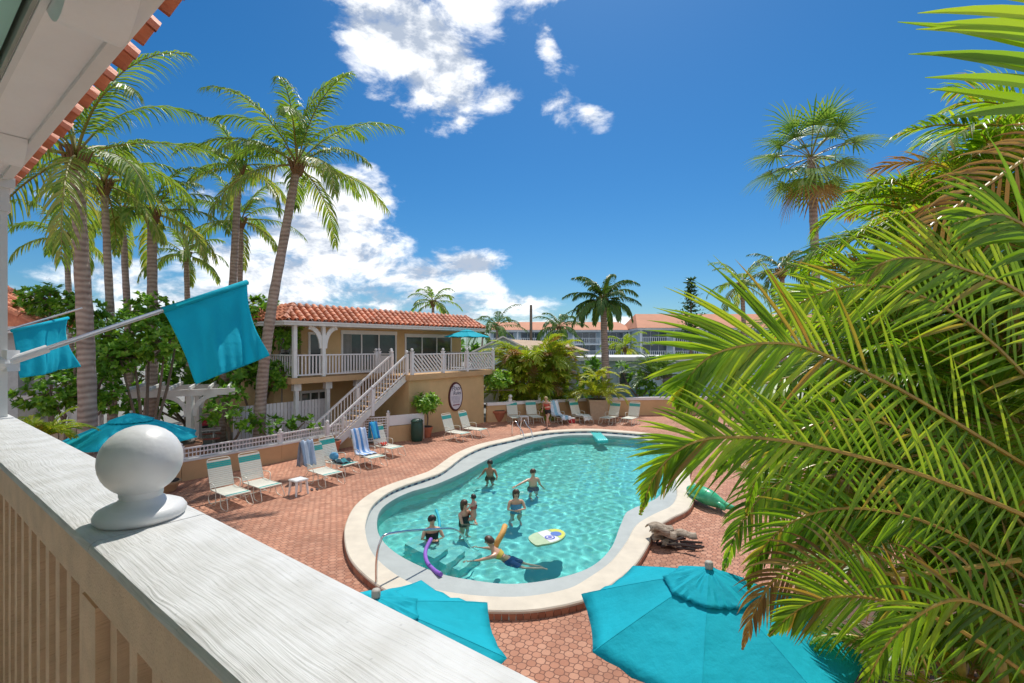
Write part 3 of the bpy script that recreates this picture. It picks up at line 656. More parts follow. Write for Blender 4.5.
tiles(mb,GV(A0,B0,Z0),V((1,0,0)),V((0,1,0)),A1-A0,1,1)
tiles(mb,GV(A0,B1,Z0),V((0,-1,0)),V((1,0,0)),B1-B0,1,1)
tiles(mb,GV(A1,B0,Z0),V((0,1,0)),V((-1,0,0)),B1-B0,1,1)
def tmat(base):
    m=base.copy(); m.name='barrel_tile_roof'; N,L=nt(m); b=N['Principled BSDF']
    at=N.new('ShaderNodeAttribute'); at.attribute_name='v'; r=N.new('ShaderNodeValToRGB'); e=r.color_ramp.elements; e[0].color=(.72,.66,.62,1); e[1].color=(1.22,1.25,1.3,1); L.new(at.outputs['Fac'],r.inputs[0])
    mx=N.new('ShaderNodeMixRGB'); mx.blend_type='MULTIPLY'; mx.inputs[0].default_value=1; src=b.inputs['Base Color'].links[0].from_socket
    L.new(src,mx.inputs[1]); L.new(r.outputs[0],mx.inputs[2]); L.new(mx.outputs[0],b.inputs['Base Color']); return m
M['tilev']=tmat(M['tile'])
part('roof_tiles',mb,M['tilev'],rf)
mb=GA()
for p,q_ in (((A0+IN,B0+IN),(A1-IN,B0+IN)),((A0+IN,B0+IN),(A0+IN,B1-IN)),((A1-IN,B0+IN),(A1-IN,B1-IN))): mb.beam((p[0],p[1],Z1+.05),(q_[0],q_[1],Z1+.05),.22,.07)
part('roof_coping',mb,M['white2'],rf)
mb=GA()
for (a,b) in ((A0,B0),(A1,B0)):
    s=1 if a==A0 else -1
    for k in range(4): t=k/4; t2=(k+1.15)/4; barrel(mb,V((a+s*IN*t,b+IN*t,Z0+.08+(Z1-Z0)*t)),V((s*IN,IN,Z1-Z0)).normalized(),V((-s*.3,-.3,.9)).normalized(),.36,.12,.1,.014,6)
part('hip_tiles',mb,M['tilev'],rf)
# railings: rails and posts with finials, balusters as sub-parts
def railing(par,p,q,z0,hgt,mode='bal',spac=.16,posts=(0,1),mx='vinyl',finial=True):
    p=V((p[0],p[1],0)); q=V((q[0],q[1],0)); L=(q-p).length; d=(q-p)/L
    mb=GA(); mb.beam(p+V((0,0,z0+hgt-.03)),q+V((0,0,z0+hgt-.03)),.1,.06); mb.beam(p+V((0,0,z0+.1)),q+V((0,0,z0+.1)),.06,.06)
    for t in posts:
        c_=p+d*L*t; mb.box((c_.x-.07,c_.y-.07,z0),(c_.x+.07,c_.y+.07,z0+hgt+.08)); 
        if finial: mb.box((c_.x-.09,c_.y-.09,z0+hgt+.08),(c_.x+.09,c_.y+.09,z0+hgt+.11)); mb.ball((c_.x,c_.y,z0+hgt+.19),.075,10)
    o=part('railing',mb,M[mx],par)
    if mode=='bal':
        n=int(L/spac)
        for k in range(1,n):
            c_=p+d*(L*k/n); b_=GA(); b_.beam(c_+V((0,0,z0+.13)),c_+V((0,0,z0+hgt-.06)),.06,.03,d.cross(V((0,0,1))) ); part('baluster',b_,M[mx],o)
    elif mode=='diag':
        mb=GA(); hh=hgt-.19; s=-hh
        while s<L:
            a_=max(s,0); b_=min(s+hh,L)
            if b_-a_>.02: mb.beam(p+d*a_+V((0,0,z0+hgt-.06-(a_-s))),p+d*b_+V((0,0,z0+hgt-.06-(b_-s))),.03,.07)
            s+=.22
        part('diagonal_slats',mb,M[mx],o)
    elif mode=='lattice':
        mb=GA(); s=0; n=int(L/.13)
        for k in range(1,n): c_=p+d*(L*k/n); mb.beam(c_+V((0,0,z0+.1)),c_+V((0,0,z0+hgt-.05)),.02,.05,d.cross(V((0,0,1))))
        m_=int((hgt-.15)/.12)
        for k in range(1,m_+1): z=z0+.1+(hgt-.15)*k/(m_+1); mb.beam(p+d*.02+V((0,0,z)),q-d*.02+V((0,0,z)),.024,.05)
        part('lattice_panel',mb,M[mx],o)
    elif mode=='solid':
        mb=GA(); mb.beam(p+V((0,0,z0+hgt/2)),q+V((0,0,z0+hgt/2)),.02,hgt-.2); part('panel',mb,M[mx],o)
    return o
railing(hs_,(10.95,19.95),(12.3,19.95),2.98,1.0,posts=()); railing(hs_,(12.3,19.95),(15.2,19.95),2.98,1.0,posts=(1,))
railing(hs_,(10.95,29.5),(10.95,19.95),2.98,1.0,posts=(0,.33,.66),spac=.2)
a1_=Aof(412,17.5); a2_=Aof(443,17.5); a3_=Aof(467,17.5)
railing(hs_,(15.35,19.9),(15.35,18.95),2.98,1.0,'solid'); 
railing(hs_,(a1_,17.5),(a2_,17.5),2.98,1.0,'diag',posts=(0,1)); railing(hs_,(a2_,17.5),(a3_,17.5),2.98,1.0,'bal',.2,posts=(1,)); railing(hs_,(a3_,17.5),(21.5,17.5),2.98,1.0,'diag',posts=(1,))
railing(hs_,(21.5,17.6),(21.5,21.2),2.98,1.0,'bal',.25,posts=())
# stair
st_=thing('outside_stair','white outside stair climbing to the sun deck along the tan wall','staircase',tuple(W(11.2,18.3,0)),AN)
sa,sb=11.2,15.25; ns=16
for s_b in (17.75,18.85):
    mb=GA(); mb.beam((sa-.1,s_b,.0),(sb,s_b,2.83),.06,.26); part('stringer',mb,M['white2'],st_)
for k in range(ns):
    t=(k+.5)/ns; a=sa+(sb-sa)*k/ns; mb=GA(); z=2.98*(k+1)/ns-.02; mb.box((a,17.79,z-.04),(a+.29,18.81,z)); part('step',mb,M['tan2'],st_)
for s_b in (17.75,18.85):
    mb=GA(); mb.beam((sa-.05,s_b,.98),(sb,s_b,3.9),.09,.07); mb.beam((sa-.05,s_b,.28),(sb,s_b,3.1),.05,.05)
    for (a,z) in ((sa-.08,0),(sb+.05,2.8),((sa+sb)/2+.1,1.25)):
        mb.box((a-.07,s_b-.07,z),(a+.07,s_b+.07,z+1.18)); mb.ball((a,s_b,z+1.27),.08,10)
    hr=part('handrail',mb,M['vinyl'],st_)
    for k in range(1,25):
        t=k/25; a=sa+(sb-sa)*t; mb=GA(); mb.box((a-.02,s_b-.015,.27+2.82*t),(a+.02,s_b+.015,.96+2.9*t)); part('baluster',mb,M['vinyl'],hr)
# wall sign
sg=thing('wall_sign','oval white sign with dark red border on the tan deck wall','sign',tuple(W(Aof(455.5,17.55),17.56,2.0)),AN)
ca=Aof(455.5,17.57); Y_=.8*ca+.6*17.57; zc_=H-(396.5-HY)/F*Y_; ra=.52; rz=.76
def oval(mb,ra,rz,b0,b1,n=40):
    a=[mb.pt((ca+ra*cos(2*pi*k/n),b0,zc_+rz*sin(2*pi*k/n))) for k in range(n)]; b=[mb.pt((ca+ra*cos(2*pi*k/n),b1,zc_+rz*sin(2*pi*k/n))) for k in range(n)]
    mb.face(a); mb.face(b[::-1])
    for k in range(n): mb.face((a[k],b[k],b[(k+1)%n],a[(k+1)%n]))
mb=GA(); oval(mb,ra,rz,17.53,17.597); part('border',mb,flat('dark_red_border',(.09,.02,.02)),sg)
mb=GA(); oval(mb,ra*.86,rz*.88,17.515,17.529); part('board',mb,flat('sign_board',(.68,.64,.68)),sg)
def text(body,par,a,b,z,size,m,name='lettering',shear=.3):
    cu=bpy.data.curves.new(name,'FONT'); cu.body=body; cu.size=size; cu.align_x='CENTER'; cu.shear=shear; cu.extrude=.003; cu.materials.append(m)
    o0=bpy.data.objects.new(name,cu); col.objects.link(o0); bpy.context.view_layer.update()
    me=bpy.data.meshes.new_from_object(o0.evaluated_get(bpy.context.evaluated_depsgraph_get())); bpy.data.objects.remove(o0); bpy.data.curves.remove(cu)
    o=bpy.data.objects.new(name,me); col.objects.link(o); o.parent=par
    o.matrix_parent_inverse=INV[par]
    o.location=W(a,b,z); o.rotation_euler=(R(90),0,AN); return o
ink=flat('dark_blue_ink',(.05,.05,.09))
text('Pool',sg,ca-.03,17.512,zc_+.33,.36,ink); text('Rules',sg,ca+.05,17.512,zc_+.1,.28,ink)
mb=GA()
for k in range(6):
    z=zc_+.0-k*.062; wd=.36-.025*k; x=-wd
    while x<wd:
        l=rnd.uniform(.04,.1); mb.box((ca+x,17.511,z),(ca+min(x+l,wd),17.5145,z+.022)); x+=l+.03
part('small_print',mb,flat('grey_blue_ink',(.25,.24,.33)),sg)
mb=GA(); mb.box((ca-.26,17.511,zc_-.46),(ca+.26,17.5145,zc_-.41)); part('red_line',mb,flat('dark_red_ink',(.25,.05,.07)),sg)
# deck umbrella
def P2(px,b): a=Aof(px,b); return W(a,b)
c3=P2(467,18.9); umb=umbrella(V((c3.x,c3.y,0)),4.88,5.28,1.35,R(10),'turquoise umbrella standing up on the sun deck behind the white railing')

# ------------------------------------------------------------------ palms
def frond(mb,rach,n,L,wd,phi0,phi1,droop,U,rs,segs=3,fold=.25,sides=(1,-1),start=.12,jit=.12,lift=.0,lfn=None,rm=None,rr=(.012,.004),vlo=0,vhi=1,brownr=0):
    """leaflets along a rachis; U = upper face of the blade"""
    N_=len(rach)-1
    if rm is not None:
        rm.tube(rach,[rr[0]+(rr[1]-rr[0])*i/N_ for i in range(N_+1)],5)
    for k in range(n):
        t=start+(1-start)*(k+.5)/n; x=t*N_; i=min(int(x),N_-1); p=rach[i].lerp(rach[i+1],x-i); T=(rach[i+1]-rach[i]).normalized()
        u=U(t) if callable(U) else U
        S=T.cross(u); 
        if S.length<1e-4: S=T.orthogonal()
        S.normalize(); u2=S.cross(T).normalized()
        ph=phi0+(phi1-phi0)*t
        ll=L*(lfn(t) if lfn else (sin(pi*min(1,.18+.82*t*.98))**.5 if t<.5 else (1-((t-.5)/.5)**2*.62)))
        for sd_ in sides:
            a=ph+rs.uniform(-jit,jit); l=ll*rs.uniform(.88,1.08)
            D=(T*cos(a)+S*sd_*sin(a)+u2*(lift+rs.uniform(-jit,jit))).normalized()
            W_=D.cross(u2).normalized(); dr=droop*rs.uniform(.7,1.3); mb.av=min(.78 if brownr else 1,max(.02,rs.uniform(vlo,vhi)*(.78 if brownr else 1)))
            if brownr and rs.random()<brownr: mb.av=rs.uniform(.9,1)
            prev=None; q=p.copy(); step=l/segs; Dv=D.copy()
            for s in range(segs+1):
                f=s/segs; w_=wd*(.55+1.2*f if f<.3 else (1-((f-.3)/.7)**1.6)*.91+.0)
                if s==segs: w_=wd*.04
                c_=q; lft=mb.pt(c_+W_*w_*.5+u2*w_*fold); ce=mb.pt(c_); rt=mb.pt(c_-W_*w_*.5+u2*w_*fold)
                if prev:
                    mb.face((prev[0],prev[1],ce,lft)); mb.face((prev[1],prev[2],rt,ce))
                prev=(lft,ce,rt)
                q=q+Dv*step; Dv=(Dv+V((0,0,-dr*step*(1+1.5*f)/l*1.0))).normalized()
def arc_rachis(c_,az_,el0,L,bend,n=10,rs=None):
    """a frond leaving the crown at elevation el0 and bowing under its weight"""
    p=V(c_); e=el0; out=[p.copy()]; st=L/n
    for k in range(n):
        out.append(out[-1]+V((cos(az_)*cos(e),sin(az_)*cos(e),sin(e)))*st); e-=bend/n*(.5+1.0*k/n)
    return out
def coconut(base,crown,rad,label,nf=20,seed=1,r0=.2,group='tall coconut palms',mt='palm',droop=1.5,lw=.06,nl=30,L=.30,lean=0,up=1.35,bend=2.0,name='palm_tree',segs=3):
    rs=random.Random(seed); root=thing(name,label,'palm tree',base,0,group)
    mid=(V(base)+V(crown))/2+V((lean,0,0)); path=bez([base,(V(base)*.75+V(crown)*.25)+V((lean*.9,0,0)),mid,(V(base)*.25+V(crown)*.75)+V((lean*.5,0,0)),crown],30)
    mb=MB(); N_=len(path)
    mb.tube(path,[r0*(1.35 if i==0 else 1)*(1-.38*i/N_)*(1+.04*((i*7)%3-1)) for i in range(N_)],12); part('trunk',mb,M['trunk'],root,True)
    mb=MB(); 
    for k in range(14):
        a=k*2.4; p=V(crown)+V((cos(a),sin(a),0))*r0*.5; mb.tube([p-V((0,0,.35)),p+V((cos(a)*.22,sin(a)*.22,.25))],[r0*.35,r0*.12],5)
    part('boot',mb,flat('palm_boot',(.22,.12,.06),.9),root)
    lf=MB(); rc=MB()
    for k in range(nf):
        t=(k+.5)/nf; a=k*2.39996+rs.uniform(-.2,.2); el0=up-1.75*t+rs.uniform(-.12,.12); ln=rad*1.22*rs.uniform(.85,1.1)
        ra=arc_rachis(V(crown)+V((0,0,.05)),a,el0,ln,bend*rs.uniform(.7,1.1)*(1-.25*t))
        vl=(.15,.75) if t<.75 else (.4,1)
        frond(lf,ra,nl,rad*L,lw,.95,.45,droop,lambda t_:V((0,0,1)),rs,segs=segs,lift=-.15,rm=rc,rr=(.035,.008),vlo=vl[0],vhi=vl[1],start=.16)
    part('crown',lf,M[mt],root); part('frond_stems',rc,M['rachis'],root); return root
def CP(px,py,Y): return P(px,py,Y)
def gb(px,Y): p=P(px,345,Y); return V((p.x,p.y,0))
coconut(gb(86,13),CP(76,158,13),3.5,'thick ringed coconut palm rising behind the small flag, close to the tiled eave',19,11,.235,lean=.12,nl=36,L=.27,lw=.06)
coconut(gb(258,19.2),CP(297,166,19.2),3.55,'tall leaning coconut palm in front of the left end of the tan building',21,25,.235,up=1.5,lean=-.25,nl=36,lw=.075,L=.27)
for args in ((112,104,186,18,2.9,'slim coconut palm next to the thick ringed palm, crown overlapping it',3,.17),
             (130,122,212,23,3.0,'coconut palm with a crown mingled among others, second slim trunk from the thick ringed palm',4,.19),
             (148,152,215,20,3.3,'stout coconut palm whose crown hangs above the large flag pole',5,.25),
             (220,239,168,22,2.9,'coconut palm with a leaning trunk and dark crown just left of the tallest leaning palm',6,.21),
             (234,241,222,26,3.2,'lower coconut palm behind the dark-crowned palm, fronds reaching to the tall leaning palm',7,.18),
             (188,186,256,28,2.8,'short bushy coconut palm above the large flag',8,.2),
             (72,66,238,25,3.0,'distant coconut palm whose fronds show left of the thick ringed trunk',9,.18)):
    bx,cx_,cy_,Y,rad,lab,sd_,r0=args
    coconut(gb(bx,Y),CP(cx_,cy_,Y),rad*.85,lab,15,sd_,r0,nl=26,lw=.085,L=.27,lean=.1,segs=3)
# palms beyond the pool wall
coconut(gb(607,35),CP(603,302,35),2.55,'royal palm with a grey trunk standing before the low blue building',26,31,.33,'palms beyond the pool wall','wpalm',nl=30,lw=.13,L=.30,bend=2.0,segs=3,droop=2.0)
coconut(gb(433,44),CP(433,303,44),2.3,'small palm crown peeping over the barrel tiled roof',14,32,.2,'palms beyond the pool wall',nl=14,lw=.16,segs=2)
coconut(gb(497,60),CP(497,327,60),3.4,'far palm beside the utility pole, left of the gabled house',14,33,.2,'palms beyond the pool wall','wpalm',nl=14,lw=.2,segs=2)
coconut(gb(558,55),CP(559,328,55),3.0,'far palm right of the utility pole, before the orange hotel roof',16,34,.25,'palms beyond the pool wall','wpalm',nl=16,lw=.2,segs=2)
coconut(gb(626,50),CP(625,349,50),2.5,'young palm between the royal palm and the hotel',14,35,.2,'palms beyond the pool wall','yleaf',nl=16,lw=.18,segs=2)
coconut(gb(480,75),CP(483,333,75),3.0,'tiny dark palm at the roof edge of the gabled house',12,36,.2,'palms beyond the pool wall','wpalm',nl=12,lw=.22,segs=2)
coconut(gb(785,26),CP(782,272,26),1.8,'dark palm top peeping over the big feathery fronds',14,37,.18,'palms beyond the pool wall','wpalm',nl=18,lw=.09,segs=2)
coconut(gb(748,30),CP(742,286,30),2.2,'low palm top just above the long feathery fronds, left of the fan palm',14,38,.18,'palms beyond the pool wall','palm',nl=18,lw=.1,segs=2)
# fan palm
def fanpalm(base,crown,rad,label,seed):
    rs=random.Random(seed); root=thing('fan_palm',label,'palm tree',base); mb=MB(); path=bez([base,(V(base)+V(crown))/2+V((.12,0,0)),crown],24)
    mb.tube(path,[.19*(1-.25*i/24) for i in range(25)],12); part('trunk',mb,M['trunk'],root,True)
    green=MB(); dead=MB(); st=MB()
    for k in range(38):
        t=k/37; a=k*2.39996; el=1.35-2.35*t+rs.uniform(-.1,.1); L_=rad*rs.uniform(.45,.62)
        ra=arc_rachis(V(crown),a,el,L_,.5,5); st.tube(ra,[.02]*6,4); c_=ra[-1]; D=(ra[-1]-ra[-2]).normalized(); u=V((0,0,1)); S=D.cross(u).normalized(); u2=S.cross(D)
        mb=dead if t>.93 else green; nb=19; R_=rad*rs.uniform(.5,.62)
        for j in range(nb):
            f=(j/(nb-1)-.5)*2; ang=f*1.75; d=(D*cos(ang)+S*sin(ang)+u2*(.1-abs(f)*.1)).normalized(); W_=d.cross(u2).normalized(); mb.av=rs.uniform(.05,1) if t<.7 else rs.uniform(.5,1)
            l=R_*(1-.3*abs(f))*rs.uniform(.9,1.1); q=c_.copy(); prev=None; dd=d.copy()
            for s in range(4):
                ff=s/3; w_=(.01+.07*ff if ff<.5 else .075*(1-ff)+.004); A_=mb.pt(q+W_*w_); B_=mb.pt(q-W_*w_)
                if prev: mb.face((prev[0],prev[1],B_,A_))
                prev=(A_,B_); q=q+dd*l/3; dd=(dd+V((0,0,-.28*(s+1)*.6))).normalized()
    part('crown',green,M['fpalm'],root); part('dead_fronds',dead,M['brown'],root); part('frond_stems',st,M['rachis'],root)
fanpalm(gb(816,20),CP(811,158,20),2.5,'tall lone fan palm against the blue sky above the feathery fronds',5)
# Norfolk pine
rs=random.Random(3); b=gb(691,75); nf=thing('pine_tree','small distant pine with tiered branches above the hotel roof','pine tree',b)
mb=MB(); top=P(690,279,75); mb.tube([b,(b.x,b.y,top.z)],[.3,.04],7); part('trunk',mb,M['bark'],nf)
mb=MB()
for k in range(15):
    z=top.z-.2-k*.62; L_=.5+1.9*min(1,k/9)*rs.uniform(.7,1.1)
    for j in range(7):
        a=j*.9+k*.5+rs.uniform(-.2,.2)
        for q in range(9):
            f=q/8; p=V((b.x+cos(a)*L_*f,b.y+sin(a)*L_*f,z+.25*f*L_*.5)); mb.av=rs.uniform(.02,.5); s=.75*(1-.5*f)
            d=V((rs.uniform(-1,1),rs.uniform(-1,1),rs.uniform(-.3,.6)))*s; e_=V((rs.uniform(-1,1),rs.uniform(-1,1),rs.uniform(-.3,.6)))*s
            mb.face([mb.pt(p),mb.pt(p+d),mb.pt(p+d+e_)])
part('crown',mb,M['wpalm'],nf)

# ------------------------------------------------------------------ broad-leaved trees and bushes
def rosette(mb,p,ax,n,L,wd,rs,v0,v1,dr=.5,seg=2):
    t1_=ax.orthogonal().normalized(); t2_=ax.cross(t1_)
    for k in range(n):
        a=k*2.4+rs.uniform(-.3,.3); f=rs.uniform(.15,1.0); D=(ax*(1.1-f)+ (t1_*cos(a)+t2_*sin(a))*(.35+f)).normalized(); l=L*rs.uniform(.7,1.15)
        W_=D.cross(ax); 
        if W_.length<.05: W_=t1_
        W_=W_.normalized(); mb.av=min(1,max(.02,rs.uniform(v0,v1)))
        q=p.copy(); prev=None; nn=W_.cross(D)
        for s,w_ in enumerate((.25,1,.85,.05)):
            A_=mb.pt(q+W_*wd*w_*.5+nn*.12*wd*w_); C_=mb.pt(q); B_=mb.pt(q-W_*wd*w_*.5+nn*.12*wd*w_)
            if prev: mb.face((prev[0],prev[1],C_,A_)); mb.face((prev[1],prev[2],B_,C_))
            prev=(A_,C_,B_); q=q+D*l/3; D=(D+V((0,0,-dr*.25))).normalized()
def tree(name,label,cat,base,lobes,seed,mt='hedgeleaf',group=None,L=.22,wd=.085,dens_=26,nl=9,v=(0,1),trunk=True,r0=.09,flowers=0,branches=True):
    rs=random.Random(seed); root=thing(name,label,cat,base,0,group); base=V(base); mb=MB(); tr=MB(); fl=MB()
    fork=base+V((0,0,.5)); 
    if trunk: tr.tube([base,fork],[r0,r0*.8],7)
    for (c_,r_) in lobes:
        c_=V(c_)
        if trunk: 
            mid=fork.lerp(c_,.55)+V((rs.uniform(-.2,.2),rs.uniform(-.2,.2),-.1)); tr.tube(bez([fork,mid,c_],6),[r0*.7*(1-.1*i) for i in range(7)],6)
        n=int(dens_*(r_[0]*r_[1]+r_[1]*r_[2]+r_[0]*r_[2])/.75)
        for k in range(n):
            while True:
                d=V((rs.gauss(0,1),rs.gauss(0,1),rs.gauss(0,1)))
                if d.length>.1: break
            d.normalize(); rr_=rs.uniform(.5,1.0)**.5*(1+.18*sin(d.x*5+seed)*sin(d.z*4+d.y*5))
            p=c_+V((d.x*r_[0],d.y*r_[1],d.z*r_[2]))*rr_; ax=(d+V((0,0,.7))).normalized()
            b_=rs.random(); rosette(mb,p,ax,nl,L*rs.uniform(.8,1.2),wd,rs,max(0,v[0]+(b_-.5)*.4),min(1,v[1]*.6+b_*.4))
            if branches and trunk and k%6==0: tr.tube([c_+(p-c_)*.2,p],[.02,.01],4,False)
            if flowers and rs.random()<flowers:
                for j in range(5): 
                    q=p+ax*.15+V((rs.uniform(-.1,.1),rs.uniform(-.1,.1),rs.uniform(0,.1))); fl.face([fl.pt(q),fl.pt(q+V((.07,0,.03))),fl.pt(q+V((.02,.06,.06)))])
    part('crown',mb,M[mt],root)
    if trunk: part('trunk',tr,M['bark'],root)
    if fl.f: part('blossom',fl,M['white'],root)
    return root
def LB(px,py,Y,rpx,rpy=None):
    p=P(px,py,Y); k=Y/F; return (p,(rpx*k,max(rpx*k*.8,.3),(rpy or rpx)*k))
tree('frangipani_tree','green tree with pale blossoms behind the small flag, next to the tiled roof corner','tree',gb(55,17),[LB(50,300,17,26,15),LB(80,312,17,22,17),LB(30,312,17.5,15,14),LB(98,335,17,20,18)],21,L=.20,wd=.10,dens_=48,flowers=.12)
tree('frangipani_tree','bushy bright green tree behind the large flag pole, right of the thick palm trunk','tree',gb(145,16),[LB(130,335,16,30,22),LB(165,345,16,26,18),LB(150,310,17,24,16),LB(120,358,15.5,22,15),LB(178,330,17.5,24,18)],22,L=.20,wd=.10,dens_=46,v=(.2,1))
tree('leafy_shrub','dark green shrub under the small flag beside the thick palm trunk','shrub',gb(60,14.5),[LB(50,392,14.5,30,22),LB(92,392,14.8,20,20),LB(108,360,15.5,16,20),LB(112,398,15,14,14)],23,L=.19,wd=.09,dens_=42,v=(0,.8))
tree('frangipani_tree','green tree between the large flag and the tan building','tree',gb(255,22),[LB(262,312,22,24,15),LB(285,330,22,18,18),LB(250,345,22,22,22),LB(270,375,21.5,22,16),LB(235,372,21,24,16)],24,L=.24,wd=.12,dens_=34)
tree('leafy_shrub','low shrubs under the pergola beam right of its white post','shrub',gb(230,18.5),[LB(228,398,19,18,14),LB(222,415,18,20,12),LB(245,418,18.2,16,8)],26,L=.24,wd=.10,dens_=16,v=(.1,.9))
tree('leafy_shrub','low dark plants along the white board fence behind the lattice','shrub',gb(280,19),[LB(275,424,19,20,7),LB(305,422,19.6,18,7),LB(262,428,18,14,6)],27,L=.2,wd=.09,dens_=16,v=(0,.7))
tree('leafy_shrub','dark hedge mass behind the pergola','shrub',gb(185,24),[LB(150,378,24,38,16),LB(200,372,25,40,18),LB(165,402,21.5,34,16),LB(95,378,23,40,22)],28,L=.36,wd=.16,dens_=9,v=(0,.6))
tree('leafy_shrub','leafy plant under the corner of the tan building balcony','shrub',gb(282,21),[LB(282,378,21,14,13)],29,L=.24,wd=.1,dens_=16)
# spiky yellow-green plant near the column
def spray(name,label,cat,base,n,L_,seed,mt='yleaf',el=(.5,1.4),bend=1.6,lw=.03,nl=16,leaf=.28,stem=0,group=None,c0=None,segs=2,vlo=.1,vhi=1,spread=.08,root=None):
    rs=random.Random(seed); root=root or thing(name,label,cat,base,0,group); c0=V(c0) if c0 else V(base)
    lf=MB(); rc=MB()
    for k in range(n):
        a=k*2.39996+rs.uniform(-.3,.3); e0=rs.uniform(*el); ra=arc_rachis(c0+V((cos(a)*spread,sin(a)*spread,0)),a,e0,L_*rs.uniform(.7,1.1),bend*rs.uniform(.7,1.2),8)
        frond(lf,ra,nl,L_*leaf,lw,.95,.45,.8,lambda t:V((0,0,1)),rs,segs=segs,lift=.2,rm=rc,rr=(.012,.004),vlo=vlo,vhi=vhi)
    part('fronds',lf,M[mt],root); part('frond_stems',rc,M['rachis'],root); return root
spray('palm_shrub','spiky light green palm shrub at the end of the white rail','shrub',gb(42,10.5),22,.85,41,c0=P(42,437,10.5),el=(.4,1.3),lw=.05)
# areca bush behind the pool wall
def clump(name,label,base,n,hgt,rad,seed,mt,lw=.08,group=None,nl=18,brown=.15):
    rs=random.Random(seed); root=thing(name,label,'palm bush',base,0,group); lf=MB(); rc=MB(); br_=MB(); base=V(base)
    for k in range(n):
        a=rs.uniform(0,2*pi); q=rs.uniform(0,1)**.5; z0=rs.uniform(.1,.85)*hgt; c0=base+V((cos(a)*q*rad*.55,sin(a)*q*rad*.55,z0))
        L_=rs.uniform(.7,1.1)*rad*.85; ra=arc_rachis(c0,a+rs.uniform(-.6,.6),rs.uniform(.3,1.45),L_,rs.uniform(1.2,2.6),8)
        m_=br_ if rs.random()<brown else lf
        frond(m_,ra,nl,L_*.34,lw,.95,.45,.9,lambda t:V((0,0,1)),rs,segs=2,lift=.15,rm=rc,rr=(.02,.006),vlo=rs.uniform(0,.5),vhi=rs.uniform(.6,1))
    for k in range(12): 
        a=rs.uniform(0,6.3); p=base+V((cos(a)*rad*.35,sin(a)*rad*.35,0)); rc.tube([p,p+V((cos(a)*.4,sin(a)*.4,hgt*.7))],[.05,.03],5)
    part('fronds',lf,M[mt],root); part('frond_stems',rc,M['cane'],root)
    if br_.f: part('dead_fronds',br_,M['brown'],root)
    return root
clump('areca_bush','big round yellow-green palm bush behind the pool wall, in front of the gabled house',gb(535,31),210,4.3,2.9,51,'yleaf',.11)

# ------------------------------------------------------------------ walls and fences round the deck
def wallseg(mb,p,q,z0,z1,th): mb.beam(V((p[0],p[1],(z0+z1)/2)),V((q[0],q[1],(z0+z1)/2)),th,z1-z0)
LW=[(-11.3,14.9),(-10.7,15.5),(-8.76,18.15),(-7.24,20.6)]
fw=thing('lattice_wall','low tan wall topped with white lattice, behind the left loungers','wall',(-8.8,18.2,0))
mb=MB(); hts=[.62,.62,.66,.62]
for (p,q_) in zip(LW,LW[1:]): wallseg(mb,p,q_,0,.62,.2)
part('low_wall',mb,M['tan2'],fw)
mb=MB(); 
for (p,q_) in zip(LW,LW[1:]): wallseg(mb,p,q_,.622,.68,.26)
part('wall_coping',mb,M['white2'],fw)
def lat(par,p,q_,z0,z1,posts=True,n_=None,sp=.11):
    p=V((p[0],p[1],0)); q_=V((q_[0],q_[1],0)); L=(q_-p).length; d=(q_-p)/L; up=d.cross(V((0,0,1)))
    mb=MB(); mb.beam(p+V((0,0,z1)),q_+V((0,0,z1)),.07,.05); mb.beam(p+V((0,0,z0)),q_+V((0,0,z0)),.05,.04)
    n=int(L/sp)
    for k in range(1,n): c_=p+d*(L*k/n); mb.beam(c_+V((0,0,z0+.02)),c_+V((0,0,z1-.025)),.018,.045,up)
    m=max(2,int((z1-z0)/.11))
    for k in range(1,m): z=z0+(z1-z0)*k/m; mb.beam(p+V((0,0,z)),q_+V((0,0,z)),.022,.04)
    part('lattice_panel',mb,M['vinyl'],par)
def post(par,p,z0,z1,s=.06,ball=True):
    mb=MB(); mb.box((p[0]-s,p[1]-s,z0),(p[0]+s,p[1]+s,z1)); 
    if ball: mb.box((p[0]-s*1.3,p[1]-s*1.3,z1),(p[0]+s*1.3,p[1]+s*1.3,z1+.025)); mb.ball((p[0],p[1],z1+.085),.062,10)
    part('fence_post',mb,M['vinyl'],par)
segs_=[]
for (p,q_) in zip(LW,LW[1:]):
    L=(V(q_)-V(p)).length; n=max(1,round(L/2.2))
    for k in range(n): segs_.append((tuple(V(p).lerp(V(q_),k/n)),tuple(V(p).lerp(V(q_),(k+1)/n))))
for p,q_ in segs_: lat(fw,p,q_,.72,1.03); post(fw,p,.68,1.09)
# gate and second stretch
g0=(-7.24,20.6); g1=(-6.6,21.3); g2=(-5.6,21.7); g3=(-4.2,22.6)
gt=thing('lattice_gate','white lattice gate between round-topped posts beside the towel-draped lounger','gate',(-6.1,21.5,0))
lat(gt,g1,g2,.12,1.15); post(gt,g1,0,1.3); post(gt,g2,0,1.3)
f2=thing('lattice_wall','short tan wall with white solid top fence running to the stair corner','wall',(-4.9,22.2,0))
mb=MB(); wallseg(mb,g2,g3,0,.72,.2); wallseg(mb,g0,g1,0,.72,.2); part('low_wall',mb,M['tan2'],f2)
mb=MB(); wallseg(mb,g2,g3,.74,1.2,.06); wallseg(mb,g0,g1,.74,1.1,.06); mb2=mb; part('fence_panel',mb,M['vinyl'],f2); post(f2,g3,0,1.4); post(f2,g0,.7,1.25)
